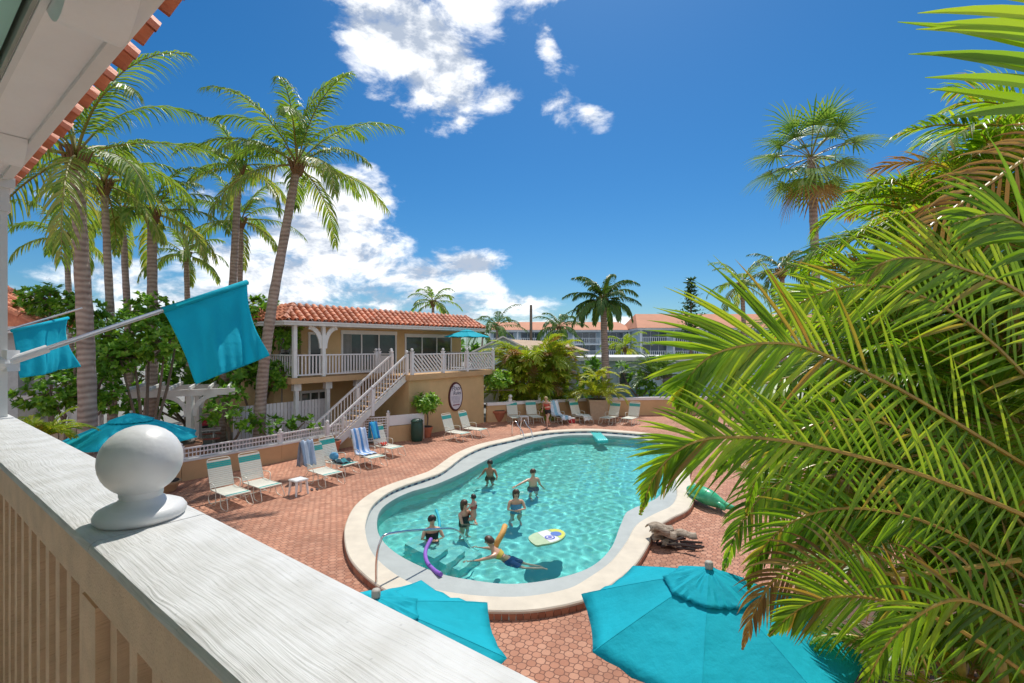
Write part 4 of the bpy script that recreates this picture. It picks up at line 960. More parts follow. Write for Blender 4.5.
# white board fence under the balcony
bf=thing('board_fence','white vertical board fence in front of the ground floor balcony','fence',tuple(W(11,20.5,0)),AN)
for k in range(26):
    a=8.7+k*.16; mb=GA(); mb.box((a,20.5,.05),(a+.135,20.53,1.9)); part('board',mb,M['vinyl'],bf)
mb=GA(); mb.box((8.7,20.53,.4),(12.85,20.58,.5)); mb.box((8.7,20.53,1.5),(12.85,20.58,1.6)); part('fence_rail',mb,M['vinyl'],bf)
tf=thing('board_fence','weathered tan board fence behind the thick palm trunk, far left','fence',(-11.5,13.6,0))
for k in range(13):
    x=-15.5+k*.19; mb=MB(); mb.box((x,15.0+.02*(k%3),0),(x+.17,15.03+.02*(k%3),1.75+.03*rnd.random())); part('board',mb,flat('weathered_tan_board',(.42,.33,.24)),tf)
mb=MB(); mb.box((-15.5,15.08,.4),(-13.0,15.12,.5)); mb.box((-15.5,15.08,1.4),(-13.0,15.12,1.5)); part('fence_rail',mb,M['tan2'],tf)
# far pool wall
FW=[(-1.45,27.35),(4.1,29.5),(9,30.3),(15,30.6),(26,30.6)]
pw=thing('pool_wall','long low tan pool wall with pale capping behind the far loungers','wall',(4,29.5,0))
mb=MB()
for p,q_ in zip(FW,FW[1:]): wallseg(mb,p,q_,0,.95,.2)
part('low_wall',mb,M['tan2'],pw); mb=MB()
for p,q_ in zip(FW,FW[1:]): wallseg(mb,p,q_,.952,1.12,.28)
part('wall_coping',mb,M['vinyl'],pw)
for p in ((-.1,27.85),(1.65,28.55),(4.1,29.5)):
    mb=MB(); mb.box((p[0]-.1,p[1]-.1,1.12),(p[0]+.1,p[1]+.1,1.3)); mb.ball((p[0],p[1],1.42),.12,12); part('ball_cap',mb,M['white'],pw)

# ------------------------------------------------------------------ loungers
def chaise(label):
    root=thing('lounge_chair',label,'lounge chair',(0,0,0),0,'strap loungers around the pool')
    fr=MB(); w_=.30
    for s in (1,-1):
        fr.tube([(-.02,s*w_,.36),(1.02,s*w_,.36)],.014,6)
        fr.tube(bez([(.06,s*w_,.36),(-.10,s*(w_+.02),.17),(-.02,s*(w_+.03),.015),(.35,s*(w_+.03),.015),(.3,s*w_,.36)],14),.012,6)
        fr.tube(bez([(.62,s*w_,.36),(.66,s*(w_+.02),.15),(.76,s*(w_+.03),.015),(1.12,s*(w_+.03),.015),(.98,s*w_,.36)],14),.012,6)
        fr.tube(bez([(-.12,s*w_,.55),(.05,s*(w_+.05),.58),(.30,s*(w_+.05),.56),(.36,s*w_,.36)],10),.012,6)
    fr.tube([(1.02,-w_,.36),(1.02,w_,.36)],.014,6); fr.tube([(.1,-w_-.03,.015),(.1,w_+.03,.015)],.011,6)
    part('frame',fr,M['frame'],root,R(50))
    bk=MB(); bx_=lambda t: V((-.30*t,0,.36+.80*t)); 
    bk.tube([bx_(0)+V((0,-w_,0)),bx_(.93)+V((0,-w_,0)),bx_(.985)+V((0,-w_+.03,0)),bx_(1.0)+V((0,-w_+.09,0)),bx_(1.0)+V((0,w_-.09,0)),bx_(.985)+V((0,w_-.03,0)),bx_(.93)+V((0,w_,0)),bx_(0)+V((0,w_,0))],.014,6)
    part('back_frame',bk,M['frame'],root,R(50))
    se=MB(); n=18
    for k in range(n):
        x=.04+k*.0545; z=.374-.02*sin(pi*k/n); se.mi=1 if k in (n-2,n-3) else 0; se.box((x,-w_-.012,z-.004),(x+.047,w_+.012,z+.004))
    part('seat',se,[M['strap'],M['strapt']],root)
    b_=MB(); n=14
    for k in range(n):
        t=.05+k*.064; p=bx_(t); q_=bx_(t+.056); b_.mi=1 if k in (n-2,n-3,n-4) else 0
        d=(q_-p); nn=V((.80,0,.30)).normalized()*.006
        c4=[p+V((0,-w_-.012,0)),p+V((0,w_+.012,0)),q_+V((0,w_+.012,0)),q_+V((0,-w_-.012,0))]
        i=[b_.pt(v+nn*3) for v in c4]+[b_.pt(v+nn*1.5) for v in c4]
        for f in ((0,1,2,3),(7,6,5,4),(0,4,5,1),(1,5,6,2),(2,6,7,3),(3,7,4,0)): b_.face([i[x] for x in f])
    part('backrest',b_,[M['strap'],M['strapt']],root); return root
ch0=chaise('lounger'); first=[True]
def lounge(px,py,ang,label):
    g=G(px,py,.37); d=V((cos(ang),sin(ang),0)); p=g-d*.5; p.z=0.004
    if first[0]: first[0]=False; ch0.location=p; ch0.rotation_euler=(0,0,ang); ch0['label']=label; return p,d
    place(ch0,p,ang,label); return p,d
A1=math.atan2(-.6,.8)
lounge(230.5,490.5,A1,'empty strap lounger nearest the white rail, first in the left row')
lounge(262,483,A1+.03,'empty strap lounger second in the left row, just left of the small white side table')
c3_,d3_=lounge(325,471,A1-.04,'strap lounger right of the white side table with a grey-blue towel over its back')
c4_,d4_=lounge(341,462,A1+.1,'strap lounger behind the towel-draped one, with a blue bag and dark clothes on its seat')
c5_,d5_=lounge(370,455,A1-.05,'strap lounger covered with a blue and white striped towel')
c6_,d6_=lounge(389,446,A1+.02,'strap lounger by the lattice gate with a bright blue towel and a red cloth')
lounge(458,432,A1+.02,'empty strap lounger under the oval sign, nearer the green bin')
lounge(475,428.5,A1+.1,'empty strap lounger under the oval sign, nearer the wall corner')
lounge(515,416.5,R(-75),'empty strap lounger against the far wall beside the large red pot')
lounge(535,416,R(-72),'empty strap lounger against the far wall, just left of the walking woman')
c11,d11=lounge(561,416.5,R(-62),'lounger against the far wall heaped with pale towels, right of the walking woman')
c12,d12=lounge(582,416,R(-58),'lounger against the far wall left of the beige planter, with red things beside it')
lounge(609,417,R(-130),'empty strap lounger right of the beige planter')
lounge(630,417.5,R(-125),'empty strap lounger at the right end of the far row, half behind the fronds')
lounge(716,455,R(190),'empty strap lounger hidden behind the feathery fronds right of the pool') if False else None
# towels
def towel(name,label,cat,c_,d_,pts,w0,w1,cols,n=14,wig=.015,group=None,off_=.0):
    """cloth laid along pts (x along the seat, z) and across the width"""
    sd_=V((-d_.y,d_.x,0)); path=bez([V((x,0,z)) for x,z in pts],n); mb=MB(); nv=12; rs=random.Random(int(c_.x*100)); rows=[]
    for i,p in enumerate(path):
        row=[]
        for j in range(nv+1):
            y=w0+(w1-w0)*j/nv; q=c_+d_*(p.x+rs.uniform(-wig,wig)*.4)+sd_*y+V((0,0,p.z+wig*sin(j*1.3+i*.6)+rs.uniform(0,wig*.5))); row.append(mb.pt(q))
        rows.append(row)
    for i,(a,b) in enumerate(zip(rows,rows[1:])):
        for j in range(nv): mb.mi=(j*len(cols)//nv)%len(cols); mb.face((a[j],a[j+1],b[j+1],b[j]))
    o=solo(name,mb,[flat('cloth_%d_%d_%d'%tuple(int(v*100) for v in c),c,.9) for c in cols],label,cat,tuple(c_+V((0,0,.38))),group,True)
    sm=o.modifiers.new('t','SOLIDIFY'); sm.thickness=.012; sm.offset=0; return o
gb_=(.25,.33,.45); wh=(.75,.76,.78); bl=(.10,.26,.55)
towel('towel','grey-blue printed towel hanging over the back of the lounger by the side table','towel',c3_,d3_,[(-.52,.40),(-.44,.80),(-.345,1.21),(-.26,1.225),(-.13,.85),(-.02,.5)],-.42,.0,[gb_,(.5,.58,.68),gb_,(.35,.42,.55)],wig=.03)
towel('towel','blue and white striped towel spread over back and seat of a lounger','towel',c5_,d5_,[(-.40,.9),(-.34,1.21),(-.27,1.21),(-.12,.83),(.02,.43),(.3,.40),(.5,.40)],-.31,.31,[(.62,.68,.8),bl,(.66,.7,.8),bl,(.62,.68,.8),(.4,.5,.7)],24)
towel('towel','bright blue patterned towel over the left half of a lounger back by the lattice gate','towel',c6_,d6_,[(-.40,.6),(-.34,1.21),(-.27,1.21),(-.15,.9),(-.05,.62)],-.32,.02,[(.02,.28,.62),(.05,.45,.7),(.02,.2,.5)])
towel('cloth','crumpled red cloth lying on the lounger beside the blue towel','cloth',c6_,d6_,[(.08,.40),(.2,.46),(.35,.41)],-.2,.08,[(.5,.06,.04)],wig=.035)
towel('cloth','dark blue and black clothes heaped on a lounger seat','cloth',c4_,d4_,[(.3,.4),(.5,.45),(.7,.42),(.85,.40)],-.25,.25,[(.02,.05,.07),(.03,.22,.26),(.02,.03,.04)],wig=.035)
towel('towel','pale grey and aqua towel heaped along a far lounger','towel',c11,d11,[(-.30,1.18),(-.12,.8),(.05,.43),(.6,.42),(1.0,.42),(1.1,.25)],-.3,.3,[(.6,.66,.72),(.3,.5,.6),(.7,.72,.74)],20,.03)
towel('towel','white towel lying over the seat of the lounger left of the beige planter','towel',c12,d12,[(.0,.42),(.4,.43),(.9,.42),(1.1,.2)],-.3,.25,[(.75,.72,.66),(.6,.6,.55)],16,.03)
# blue bag
p=c4_+d4_*.14; bgx=thing('bag','light blue soft bag sitting on a lounger seat','bag',(p.x,p.y,.4)); mb=MB(); mb.ball((p.x,p.y,.53),.16,16,(1,.8,.85)); part('bag_body',mb,flat('sky_blue_cloth',(.12,.38,.62),.8,bump=.5,bscale=15),bgx,True)
mb=MB(); mb.tube(bez([(p.x-.1,p.y,.6),(p.x-.06,p.y,.76),(p.x+.06,p.y,.76),(p.x+.1,p.y,.6)],10),.012,6); part('handle',mb,M['white'],bgx)
p=c12+d12*.4+V((-.55,-.2,0)); cc=thing('cool_box','small red cool box on the paving between the far loungers','cooler',(p.x,p.y,0)); mb=MB(); mb.box((p.x-.17,p.y-.12,.004),(p.x+.17,p.y+.12,.24)); part('box_body',mb,flat('red_plastic',(.5,.03,.04),.4),cc); mb=MB(); mb.box((p.x-.18,p.y-.13,.243),(p.x+.18,p.y+.13,.29)); part('lid',mb,M['white'],cc)
# side tables
def side_table(px,py,label,rot=.3,col_='white',s=.24):
    g=G(px,py,.45); g.z=.004; root=thing('side_table',label,'side table',tuple(g),rot,'small plastic side tables'); Mx=Matrix.Translation(g)@Matrix.Rotation(rot,4,'Z')
    mb=MB(Mx); mb.box((-s,-s,.41),(s,s,.445)); mb.box((-s+.02,-s+.02,.445),(s-.02,s-.02,.455)); part('tabletop',mb,M[col_],root)
    for x in (-1,1):
        for y in (-1,1): mb=MB(Mx); mb.tube([(x*(s-.05),y*(s-.05),.41),(x*(s-.01),y*(s-.01),0)],[.04,.026],8); part('leg',mb,M[col_],root)
side_table(298.5,479,'small white plastic side table between the left loungers',-.6,s=.2)
side_table(523.5,416,'white side table between the two empty loungers on the far wall',.3)
False and side_table(352,470.5,'tiny white stool in front of the lounger heaped with clothes',.5,s=.14)
p=G(312,490); 
sp=thing('flip_flops','pair of dark flip-flops left on the bricks before the side table','flip-flops',(p.x,p.y,0))
for k in (0,1): mb=MB(Matrix.Translation(p+V((.14*k,.05*k,.003)))@Matrix.Rotation(.5,4,'Z')); mb.prism([(.04*cos(a)*(1+.2*sin(a)),.13*sin(a)) for a in [2*pi*i/14 for i in range(14)]],0,.02); part('sole',mb,flat('dark_rubber',(.05,.03,.03)),sp)

# ------------------------------------------------------------------ pots, bin
def pot(name,label,px,py,r,hh,m,cat='plant pot',square=False):
    g=G(px,py); root=thing(name,label,cat,(g.x,g.y,.004)); mb=MB()
    if square:
        for z0,z1,s in ((0,hh,.0),):
            a=[(-r*.8,-r*.8,0),(r*.8,-r*.8,0),(r*.8,r*.8,0),(-r*.8,r*.8,0)]; b=[(x/.8,y/.8,hh) for x,y,_ in a]; i=[mb.pt(V(q)+g+V((0,0,.004))) for q in a+b]
            for f in ((0,3,2,1),(0,1,5,4),(1,2,6,5),(2,3,7,6),(3,0,4,7)): mb.face([i[x] for x in f])
        part('pot_body',mb,m,root); mb=MB(); mb.box((g.x-r*1.06,g.y-r*1.06,hh-.08),(g.x+r*1.06,g.y+r*1.06,hh+.01)); part('rim',mb,m,root)
    else:
        mb.lathe([(r*.62,0),(r*.95,hh*.8),(r*1.06,hh*.8),(r*1.08,hh),(r*.92,hh)],(g.x,g.y,.004),24); part('pot_body',mb,m,root,R(35))
    mb=MB(); mb.lathe([(r*.9,0),(r*.88,.02)],(g.x,g.y,hh+.012),20); part('soil',mb,M['soil'],root); return g,root
g,root=pot('potted_tree','small leafy tree in a terracotta pot beside the green bin',427,437.3,.26,.5,M['terrapot'],'potted plant')
mb=MB(); tp=g+V((0,0,1.35)); mb.tube(bez([g+V((0,0,.45)),g+V((.04,0,.9)),tp],8),[.035]*9,7); part('trunk',mb,M['bark'],root)
mb=MB(); rs=random.Random(61)
for k in range(95):
    d=V((rs.gauss(0,1),rs.gauss(0,1),rs.gauss(0,.8))).normalized()*rs.uniform(.4,1); q=tp+V((d.x*.62,d.y*.62,.28+d.z*.48)); rosette(mb,q,(d+V((0,0,.6))).normalized(),9,.26,.09,rs,.1,1,1.2)
part('crown',mb,M['hedgeleaf'],root)
g,root=pot('potted_tree','thin-stemmed potted tree in a large red pot at the corner of the tan wall',498,421,.47,.62,M['terrapot'],'potted plant')
mb=MB(); tp=g+V((0,0,2.1)); mb.tube([g+V((0,0,.6)),tp],[.03,.025],7); mb.beam(tp+V((-.9,0,-.35)),tp+V((.9,0,-.3)),.05,.05); part('trunk',mb,M['bark'],root)
mb=MB()
for k in range(110):
    d=V((rs.gauss(0,1),rs.gauss(0,1),rs.gauss(0,.8))).normalized()*rs.uniform(.4,1); q=tp+V((d.x*.85,d.y*.8,.25+d.z*.55)); rosette(mb,q,(d+V((0,0,.6))).normalized(),8,.28,.1,rs,.2,1,.8)
part('crown',mb,M['hedgeleaf'],root)
g,root=pot('potted_palm','yellow-green palm in a large beige square planter on the far side','',0,0,.1,.1,M['beigepot'],'potted plant') if False else pot('potted_palm','yellow-green palm in a large beige square planter on the far side',597.5,418.5,.58,1.15,M['beigepot'],'potted plant',True)
spray('','','',g,26,1.9,62,'yleaf',(.5,1.45),1.9,.09,16,.3,c0=g+V((0,0,1.2)),segs=2,vlo=.4,spread=.15,root=root)
spray('','','',g,12,1.3,63,'yleaf',(.2,1.2),1.6,.09,14,.3,c0=g+V((-.1,0,2.5)),segs=2,vlo=.5,spread=.1,root=root)
g=G(417,441); bn=thing('rubbish_bin','dark green barrel rubbish bin by the stair end of the lattice wall','bin',(g.x,g.y,.004))
mb=MB(); mb.lathe([(.23,0),(.27,.1),(.29,.45),(.27,.85),(.26,.88)],(g.x,g.y,.004),20); part('bin_body',mb,flat('dark_green_plastic',(.015,.06,.04),.45),bn,R(40))
mb=MB(); mb.lathe([(.28,0),(.29,.04),(.2,.12),(.04,.15)],(g.x,g.y,.886),20); part('lid',mb,flat('dark_green_plastic',(.02,.06,.04)),bn,R(40))
g=G(362,452); 
g,root=pot('plant_pot','small terracotta pot behind the lounger with the blue bag',333,453,.3,.5,M['terrapot'])
g,root=pot('plant_pot','wide tan bowl pot at the near end of the lattice wall',168,491,.32,.3,flat('tan_pot',(.5,.3,.16)))

# ------------------------------------------------------------------ pergola, patio
pg=thing('pergola','white wooden pergola with curved braces over the patio','pergola',(-12,18.5,0))
PA=P(232,388,18.6); PB=P(120,392,17.0); zt=PA.z
pd=(V((PB.x,PB.y,0))-V((PA.x,PA.y,0))); pd.normalize(); pn=V((pd.y,-pd.x,0)); 
if pn.y<0: pn=-pn
A_=V((PA.x,PA.y,0)); posts_=[(A_+pd*1.35,'a'),(A_+pd*4.6,'b'),(A_+pd*1.35+pn*2.6,'c'),(A_+pd*4.6+pn*2.6,'d')]
for o_ in (0,2.6):
    mb=MB(); mb.beam(A_+pn*o_-pd*.1+V((0,0,zt-.12)),A_+pn*o_+pd*6.2+V((0,0,zt-.12)),.12,.24); part('beam',mb,M['white2'],pg)
for k in range(10):
    mb=MB(); c_=A_+pd*(.1+k*.62); mb.beam(c_-pn*.5+V((0,0,zt+.065)),c_+pn*3.1+V((0,0,zt+.065)),.06,.12); part('rafter',mb,M['white2'],pg)
for p,_ in posts_:
    mb=MB(); mb.beam(p,p+V((0,0,zt-.241)),.2,.2,V((0,1,0))); part('post',mb,M['white2'],pg)
    for s in (1,-1):
        pts=[p+pd*s*(.1+.75*(1-cos(t)))+V((0,0,zt-1.0+.78*sin(t))) for t in [k/6*pi/2 for k in range(7)]]
        mb=MB()
        for a,b in zip(pts,pts[1:]): mb.beam(a,b,.08,.16)
        part('curved_brace',mb,M['white2'],pg)
# brick planter under the pergola, hexagonal
g=P(172,415,17.6); g.z=0; bp=thing('brick_planter','low tan brick planter with reddish mulch under the pergola','planter',tuple(g))
for nm,r0,r1,z0,z1,mm in (('planter_wall',.95,1.0,0,.7,flat('tan_brick',(.42,.24,.13),.85,scale=14,bump=.4)),('planter_rim',1.1,1.08,.702,.8,flat('red_brick_rim',(.42,.2,.12),.85)),('mulch',.85,.8,.78,.83,M['soil'])):
    mb=MB(); n=6; mb.lathe([(r0,z0),(r1,z1)],tuple(g),6); part(nm,mb,mm,bp)
spray('','','',g,14,.7,71,'hedgeleaf',(.4,1.4),1.2,.05,8,.35,c0=g+V((0,0,.8)),root=bp)
# picnic tables with reddish boards
def picnic(px,py,label,rot):
    g=G(px,py); g.z=.006; Mx=Matrix.Translation(g)@Matrix.Rotation(rot,4,'Z'); root=thing('picnic_table',label,'picnic table',tuple(g),rot,'red and white picnic tables')
    for k in range(5): mb=MB(Mx); mb.box((-.9,-.36+k*.15,.72),(.9,-.23+k*.15,.755)); part('table_board',mb,flat('red_board',(.38,.09,.08)) if k%2 else M['white2'],root)
    for y in (-.75,.62): mb=MB(Mx); mb.box((-.9,y,.42),(.9,y+.24,.455)); part('bench',mb,flat('faded_red_board',(.42,.13,.10)),root)
    for x in (-.65,.65): mb=MB(Mx); mb.beam((x,-.6,.01),(x,-.1,.715),.05,.09); mb.beam((x,.6,.01),(x,.1,.715),.05,.09); mb.beam((x+.04,-.66,.4),(x+.04,.82,.4),.04,.06); part('leg_frame',mb,M['white2'],root)
picnic(196,448,'red and white picnic table just behind the lattice, right of the ball finial',.5)
picnic(202,430,'red and white picnic table deeper under the pergola, left of its white post',.3)
g=G(206,441); g.z=.006; gr=thing('grill','red kettle grill on legs beside the white pergola post','grill',tuple(g))
mb=MB(); mb.ball(g+V((0,0,.72)),.24,16,(1,1,.7)); part('bowl',mb,flat('dark_bowl',(.05,.04,.04)),gr,True); mb=MB(); mb.lathe([(.26,0),(.25,.08),(.18,.19),(.05,.25),(.03,.29)],g+V((0,0,.74)),18); part('lid',mb,flat('red_enamel',(.5,.02,.03),.25),gr,R(40))
for k in range(3): a=k*2.1; mb=MB(); mb.tube([g+V((cos(a)*.1,sin(a)*.1,.62)),g+V((cos(a)*.3,sin(a)*.3,0))],.012,6); part('leg',mb,M['alu'],gr)

# ------------------------------------------------------------------ building at the far left with a tiled roof
lb=thing('tiled_cottage','pale building with a red tiled roof slope at the left edge','building',(-20,18,0))
mb=MB(); mb.box((-30,17.4,0),(P(40,330,17.6).x-.6,18.8,P(0,322,17.5).z-.05)); part('wall',mb,flat('pale_grey_wall',(.45,.47,.46)),lb)
ze=P(40,326,17).z; xe=P(45,326,17).x
mb=MB(); mb.box((-30,16.9,ze-.25),(xe,19.0,ze-.02)); part('fascia',mb,M['white2'],lb)
mb=MB(); 
for r_i in range(7):
    for k in range(6):
        x=xe-.1; y=16.9+k*.36; t=r_i/7
        barrel(mb,V((x-r_i*.62,y,ze+.02+r_i*.30)),V((-.9,0,.436)),V((.436,0,.9)),.74,.16,.13,.016,6)
part('roof_tiles',mb,M['tile'],lb); mb=MB(); i=[mb.pt(q) for q in ((xe-.05,16.9,ze-.02),(xe-.05,19,ze-.02),(xe-4.6,19,ze+2.15),(xe-4.6,16.9,ze+2.15),(-30,19,ze-.019),(-30,16.9,ze-.019))]; mb.face((i[0],i[1],i[2],i[3])); mb.face((i[3],i[2],i[4],i[5])); mb.face((i[0],i[3],i[5])); mb.face((i[1],i[4],i[2])); part('roof',mb,M['tile'],lb)

# ------------------------------------------------------------------ buildings beyond the pool
blu=mat('pale_blue_wall',(.52,.66,.76),.8,.08,.4); bluw=mat('blue_white_trim',(.72,.78,.84),.6,.05); dgl=mat('blue_window_glass',(.06,.10,.14),.1,.3,.6,spec=.8)
orf=mat('orange_hotel_roof',(.56,.24,.13),.8,.12,.6)
def hotel(x0,x1,y0,y1,ez,rz_,floors,bays,label,rot=0,orig=None):
    root=thing('hotel',label,'hotel',(x0,y0,0)); H_=ez/floors
    mb=MB(); mb.box((x0,y0+1.6,0),(x1,y1,ez)); part('wall',mb,blu,root)
    bw=(x1-x0)/bays
    for f in range(floors):
        z=f*H_
        mb=MB(); mb.box((x0,y0,z-.12 if f else .0),(x1,y0+1.59,z+.12)); part('balcony_slab',mb,bluw,root)
        mb=MB(); mb.box((x0,y0+.02,z+1.05),(x1,y0+.1,z+1.13)); 
        for k in range(int((x1-x0)/.35)): x=x0+k*.35+.1; mb.box((x,y0+.04,z+.12),(x+.09,y0+.08,z+1.05))
        part('railing',mb,bluw,root)
        for k in range(bays):
            xa=x0+k*bw
            mb=MB(); mb.box((xa+.6,y0+1.5,z+.25),(xa+bw-.6,y0+1.585,z+2.15)); o=part('window',mb,bluw,root)
            for j in range(3): a=xa+.68+j*(bw-1.36)/3; mb=MB(); mb.box((a,y0+1.45,z+.33),(a+(bw-1.36)/3-.1,y0+1.495,z+2.07)); part('pane',mb,dgl,o)
    for k in range(bays+1):
        xa=x0+k*bw; mb=MB(); mb.box((xa-.14,y0-.03,0),(xa+.14,y0+.2,ez-.002)); part('column',mb,bluw,root)
    mb=MB(); mb.box((x0-.6,y0-.5,ez),(x1+.6,y1+.5,ez+.3)); part('cornice',mb,bluw,root)
    mb=MB(); ym=(y0+y1)/2; i=[mb.pt(q) for q in ((x0-.8,y0-.7,ez+.31),(x1+.8,y0-.7,ez+.31),(x1+.8,y1+.7,ez+.31),(x0-.8,y1+.7,ez+.31),(x0+.6,ym,rz_),(x1-.6,ym,rz_))]
    for f in ((0,1,5,4),(2,3,4,5),(1,2,5),(3,0,4),(0,3,2,1)): mb.face([i[x] for x in f])
    part('roof',mb,orf,root); return root
hotel(21.5,60,80,92,P(650,328,80).z-.3,P(650,314,86).z,3,7,'three-storey pale blue hotel wing with an orange roof, seen right of the royal palm')
hotel(-4,21,86,98,P(600,330,86).z-.3,P(600,322,92).z,3,5,'three-storey pale blue hotel wing with a lower orange roof, behind the royal palm')
# gable over the joint
# low blue building with white flat roof
lo=thing('low_building','low pale blue building with a flat white roof beyond the pool wall','building',(6,38,0))
x0,x1=P(577,360,38).x,26; zr=3.15
mb=MB(); mb.box((x0+.4,38.4,0),(x1,46,zr)); part('wall',mb,mat('grey_blue_wall',(.46,.60,.66),.8,.08,.5),lo)
mb=MB(); mb.box((x0,37.6,zr+.002),(x1+.5,46.5,zr+.30)); part('roof',mb,M['white2'],lo)
mb=MB(); mb.box((x0+.4,38.3,0),(x1,38.399,.9)); part('base_band',mb,mat('teal_grey_band',(.18,.30,.36),.8,.08),lo)
for px in (583,592,624,642,667,700):
    xx=P(px,385,38.4).x; mb=MB(); mb.box((xx-.45,38.33,1.15),(xx+.45,38.398,2.25)); o=part('window',mb,bluw,lo); mb=MB(); mb.box((xx-.37,38.28,1.23),(xx+.37,38.329,2.17)); part('pane',mb,M['glass'],o)
mb=MB(); xx=P(585.5,380,37.8).x; mb.box((xx-.08,37.75,0),(xx+.08,37.9,zr)); part('column',mb,bluw,lo)
# gabled house
gh=thing('gabled_house','pale green gabled house behind the round palm bush','house',(-2,41,0))
xa,xb,xm=P(472,352,40).x,P(592,352,40).x,P(503,338,40).x; zr1=P(503,338,40).z; ze1=P(478,351,40).z
mb=MB(); i=[mb.pt(q) for q in ((xa,40,0),(2*xm-xa,40,0),(2*xm-xa,40,ze1),(xm,40,zr1),(xa,40,ze1))]; j=[mb.pt((q.x,48,q.z)) for q in [mb.v[k] for k in i]]
mb.face(i); mb.face(j[::-1])
for k in range(5): mb.face((i[k],j[k],j[(k+1)%5],i[(k+1)%5]))
part('gable_wall',mb,mat('pale_green_wall',(.38,.50,.48),.8,.06,.5),gh)
mb=MB(); mb.box((xm,41.5,0),(xb-.5,47.5,ze1)); part('wall',mb,mat('grey_cream_wall',(.45,.44,.42),.8,.08,.5),gh)
mb=MB()
mb.beam((xa-.4,44,ze1-.3),(xm,44,zr1+.12),8.6,.12,V((-.3,0,1)).normalized()); mb.beam((xm,44,zr1+.12),(2*xm-xa+.4,44,ze1-.3),8.6,.12,V((.3,0,1)).normalized())
part('roof',mb,M['white2'],gh)
mb=MB(); i=[mb.pt(q) for q in ((xm,41,ze1+.02),(xb,41,ze1+.02),(xb,48,ze1+.02),(xm,48,ze1+.02),(xm+.5,44.5,zr1-.05),(xb-2,44.5,zr1-.3))]
for f in ((0,1,5,4),(1,2,5),(2,3,4,5),(3,0,4)): mb.face([i[x] for x in f])
part('side_roof',mb,mat('tan_shingle_roof',(.52,.38,.26),.9,.15,2),gh)
# pole
g=gb(531,62); po=thing('utility_pole','dark wooden utility pole left of the far palms','pole',tuple(g)); mb=MB(); mb.tube([g,(g.x,g.y,P(531,305,62).z)],[.22,.16],8); part('pole_shaft',mb,M['bark'],po); mb=MB(); z=P(531,309,62).z; mb.box((g.x-.1,g.y-.9,z),(g.x+.1,g.y+.9,z+.15)); part('crossarm',mb,M['bark'],po)
# parked car glimpsed between the corner and the round bush
g=V((P(487,400,35).x,35,0)); cr_=thing('parked_car','grey car partly hidden behind the potted tree at the wall corner','car',tuple(g))
mb=MB(); ys_=[(-2.1,.55),(-1.95,.8),(-1.1,.92),(-.6,1.38),(.8,1.40),(1.4,.98),(2.0,.9),(2.15,.5),(2.1,.28),(-2.1,.28)]
a=[mb.pt((g.x+x,g.y-.85,z)) for x,z in ys_]; b=[mb.pt((g.x+x,g.y+.85,z)) for x,z in ys_]; mb.face(a); mb.face(b[::-1])
for k in range(len(a)): mb.face((a[k],b[k],b[(k+1)%len(a)],a[(k+1)%len(a)]))
part('body',mb,flat('grey_car_paint',(.35,.38,.42),.25,coat=.5),cr_)
mb=MB(); mb.prism([(0,0)],0,0) if False else None
i=[mb.pt((g.x+x,g.y-.86,z)) for x,z in ((-1.0,.95),(-.58,1.3),(.75,1.32),(1.25,1.0))]; j=[mb.pt((g.x+x,g.y-.852,z)) for x,z in ((-1.0,.95),(-.58,1.3),(.75,1.32),(1.25,1.0))]; mb.face(i); mb.face(j[::-1]); part('side_window',mb,M['glass'],cr_)
for x in (-1.35,1.3): mb=MB(Matrix.Translation(g+V((x,-.88,.33)))@Matrix.Rotation(-pi/2,4,'X')); mb.lathe([(.32,-.1),(.33,0),(.2,.02)],(0,0,0),18); part('wheel',mb,flat('tyre_black',(.02,.02,.02)),cr_)
# greenery beyond the wall
tree('leafy_shrub','dark green tree against the low blue building, left of the palm trunk','shrub',gb(598,36),[LB(597,370,36,12,12),LB(588,385,36.5,10,9)],81,L=.5,wd=.2,dens_=7,v=(0,.6))
tree('leafy_shrub','rounded green shrub before the low blue building, right of the royal palm trunk','shrub',gb(637,36),[LB(640,378,36,9,6),LB(648,388,35.5,10,7),LB(622,368,36,5,5)],82,L=.5,wd=.2,dens_=7,v=(.1,.9))
spray('palm_shrub','spiky young palm shrub against the low blue building near the fronds','shrub',gb(657,35),26,2.6,83,'wpalm',(.3,1.4),1.4,.12,14,.3,c0=P(657,380,35),segs=2)
tree('hedge','dark hedge filling the ground between the pool wall and the round palm bush','hedge',gb(520,31),[LB(510,392,31.5,18,8),LB(545,396,32,22,7),LB(575,398,33,16,6)],84,L=.4,wd=.16,dens_=8,v=(0,.5),trunk=False)
tree('far_trees','distant dark treeline beyond the hotels','treeline',(0,130,0),[(V((x,130,2.0)),(9,3,2.2+1.0*((x*7)%3)/2)) for x in range(-120,90,13)],85,L=1.8,wd=.9,dens_=.8,nl=6,v=(0,.5),trunk=False)
bpy.data.objects['far_trees']['kind']='stuff'

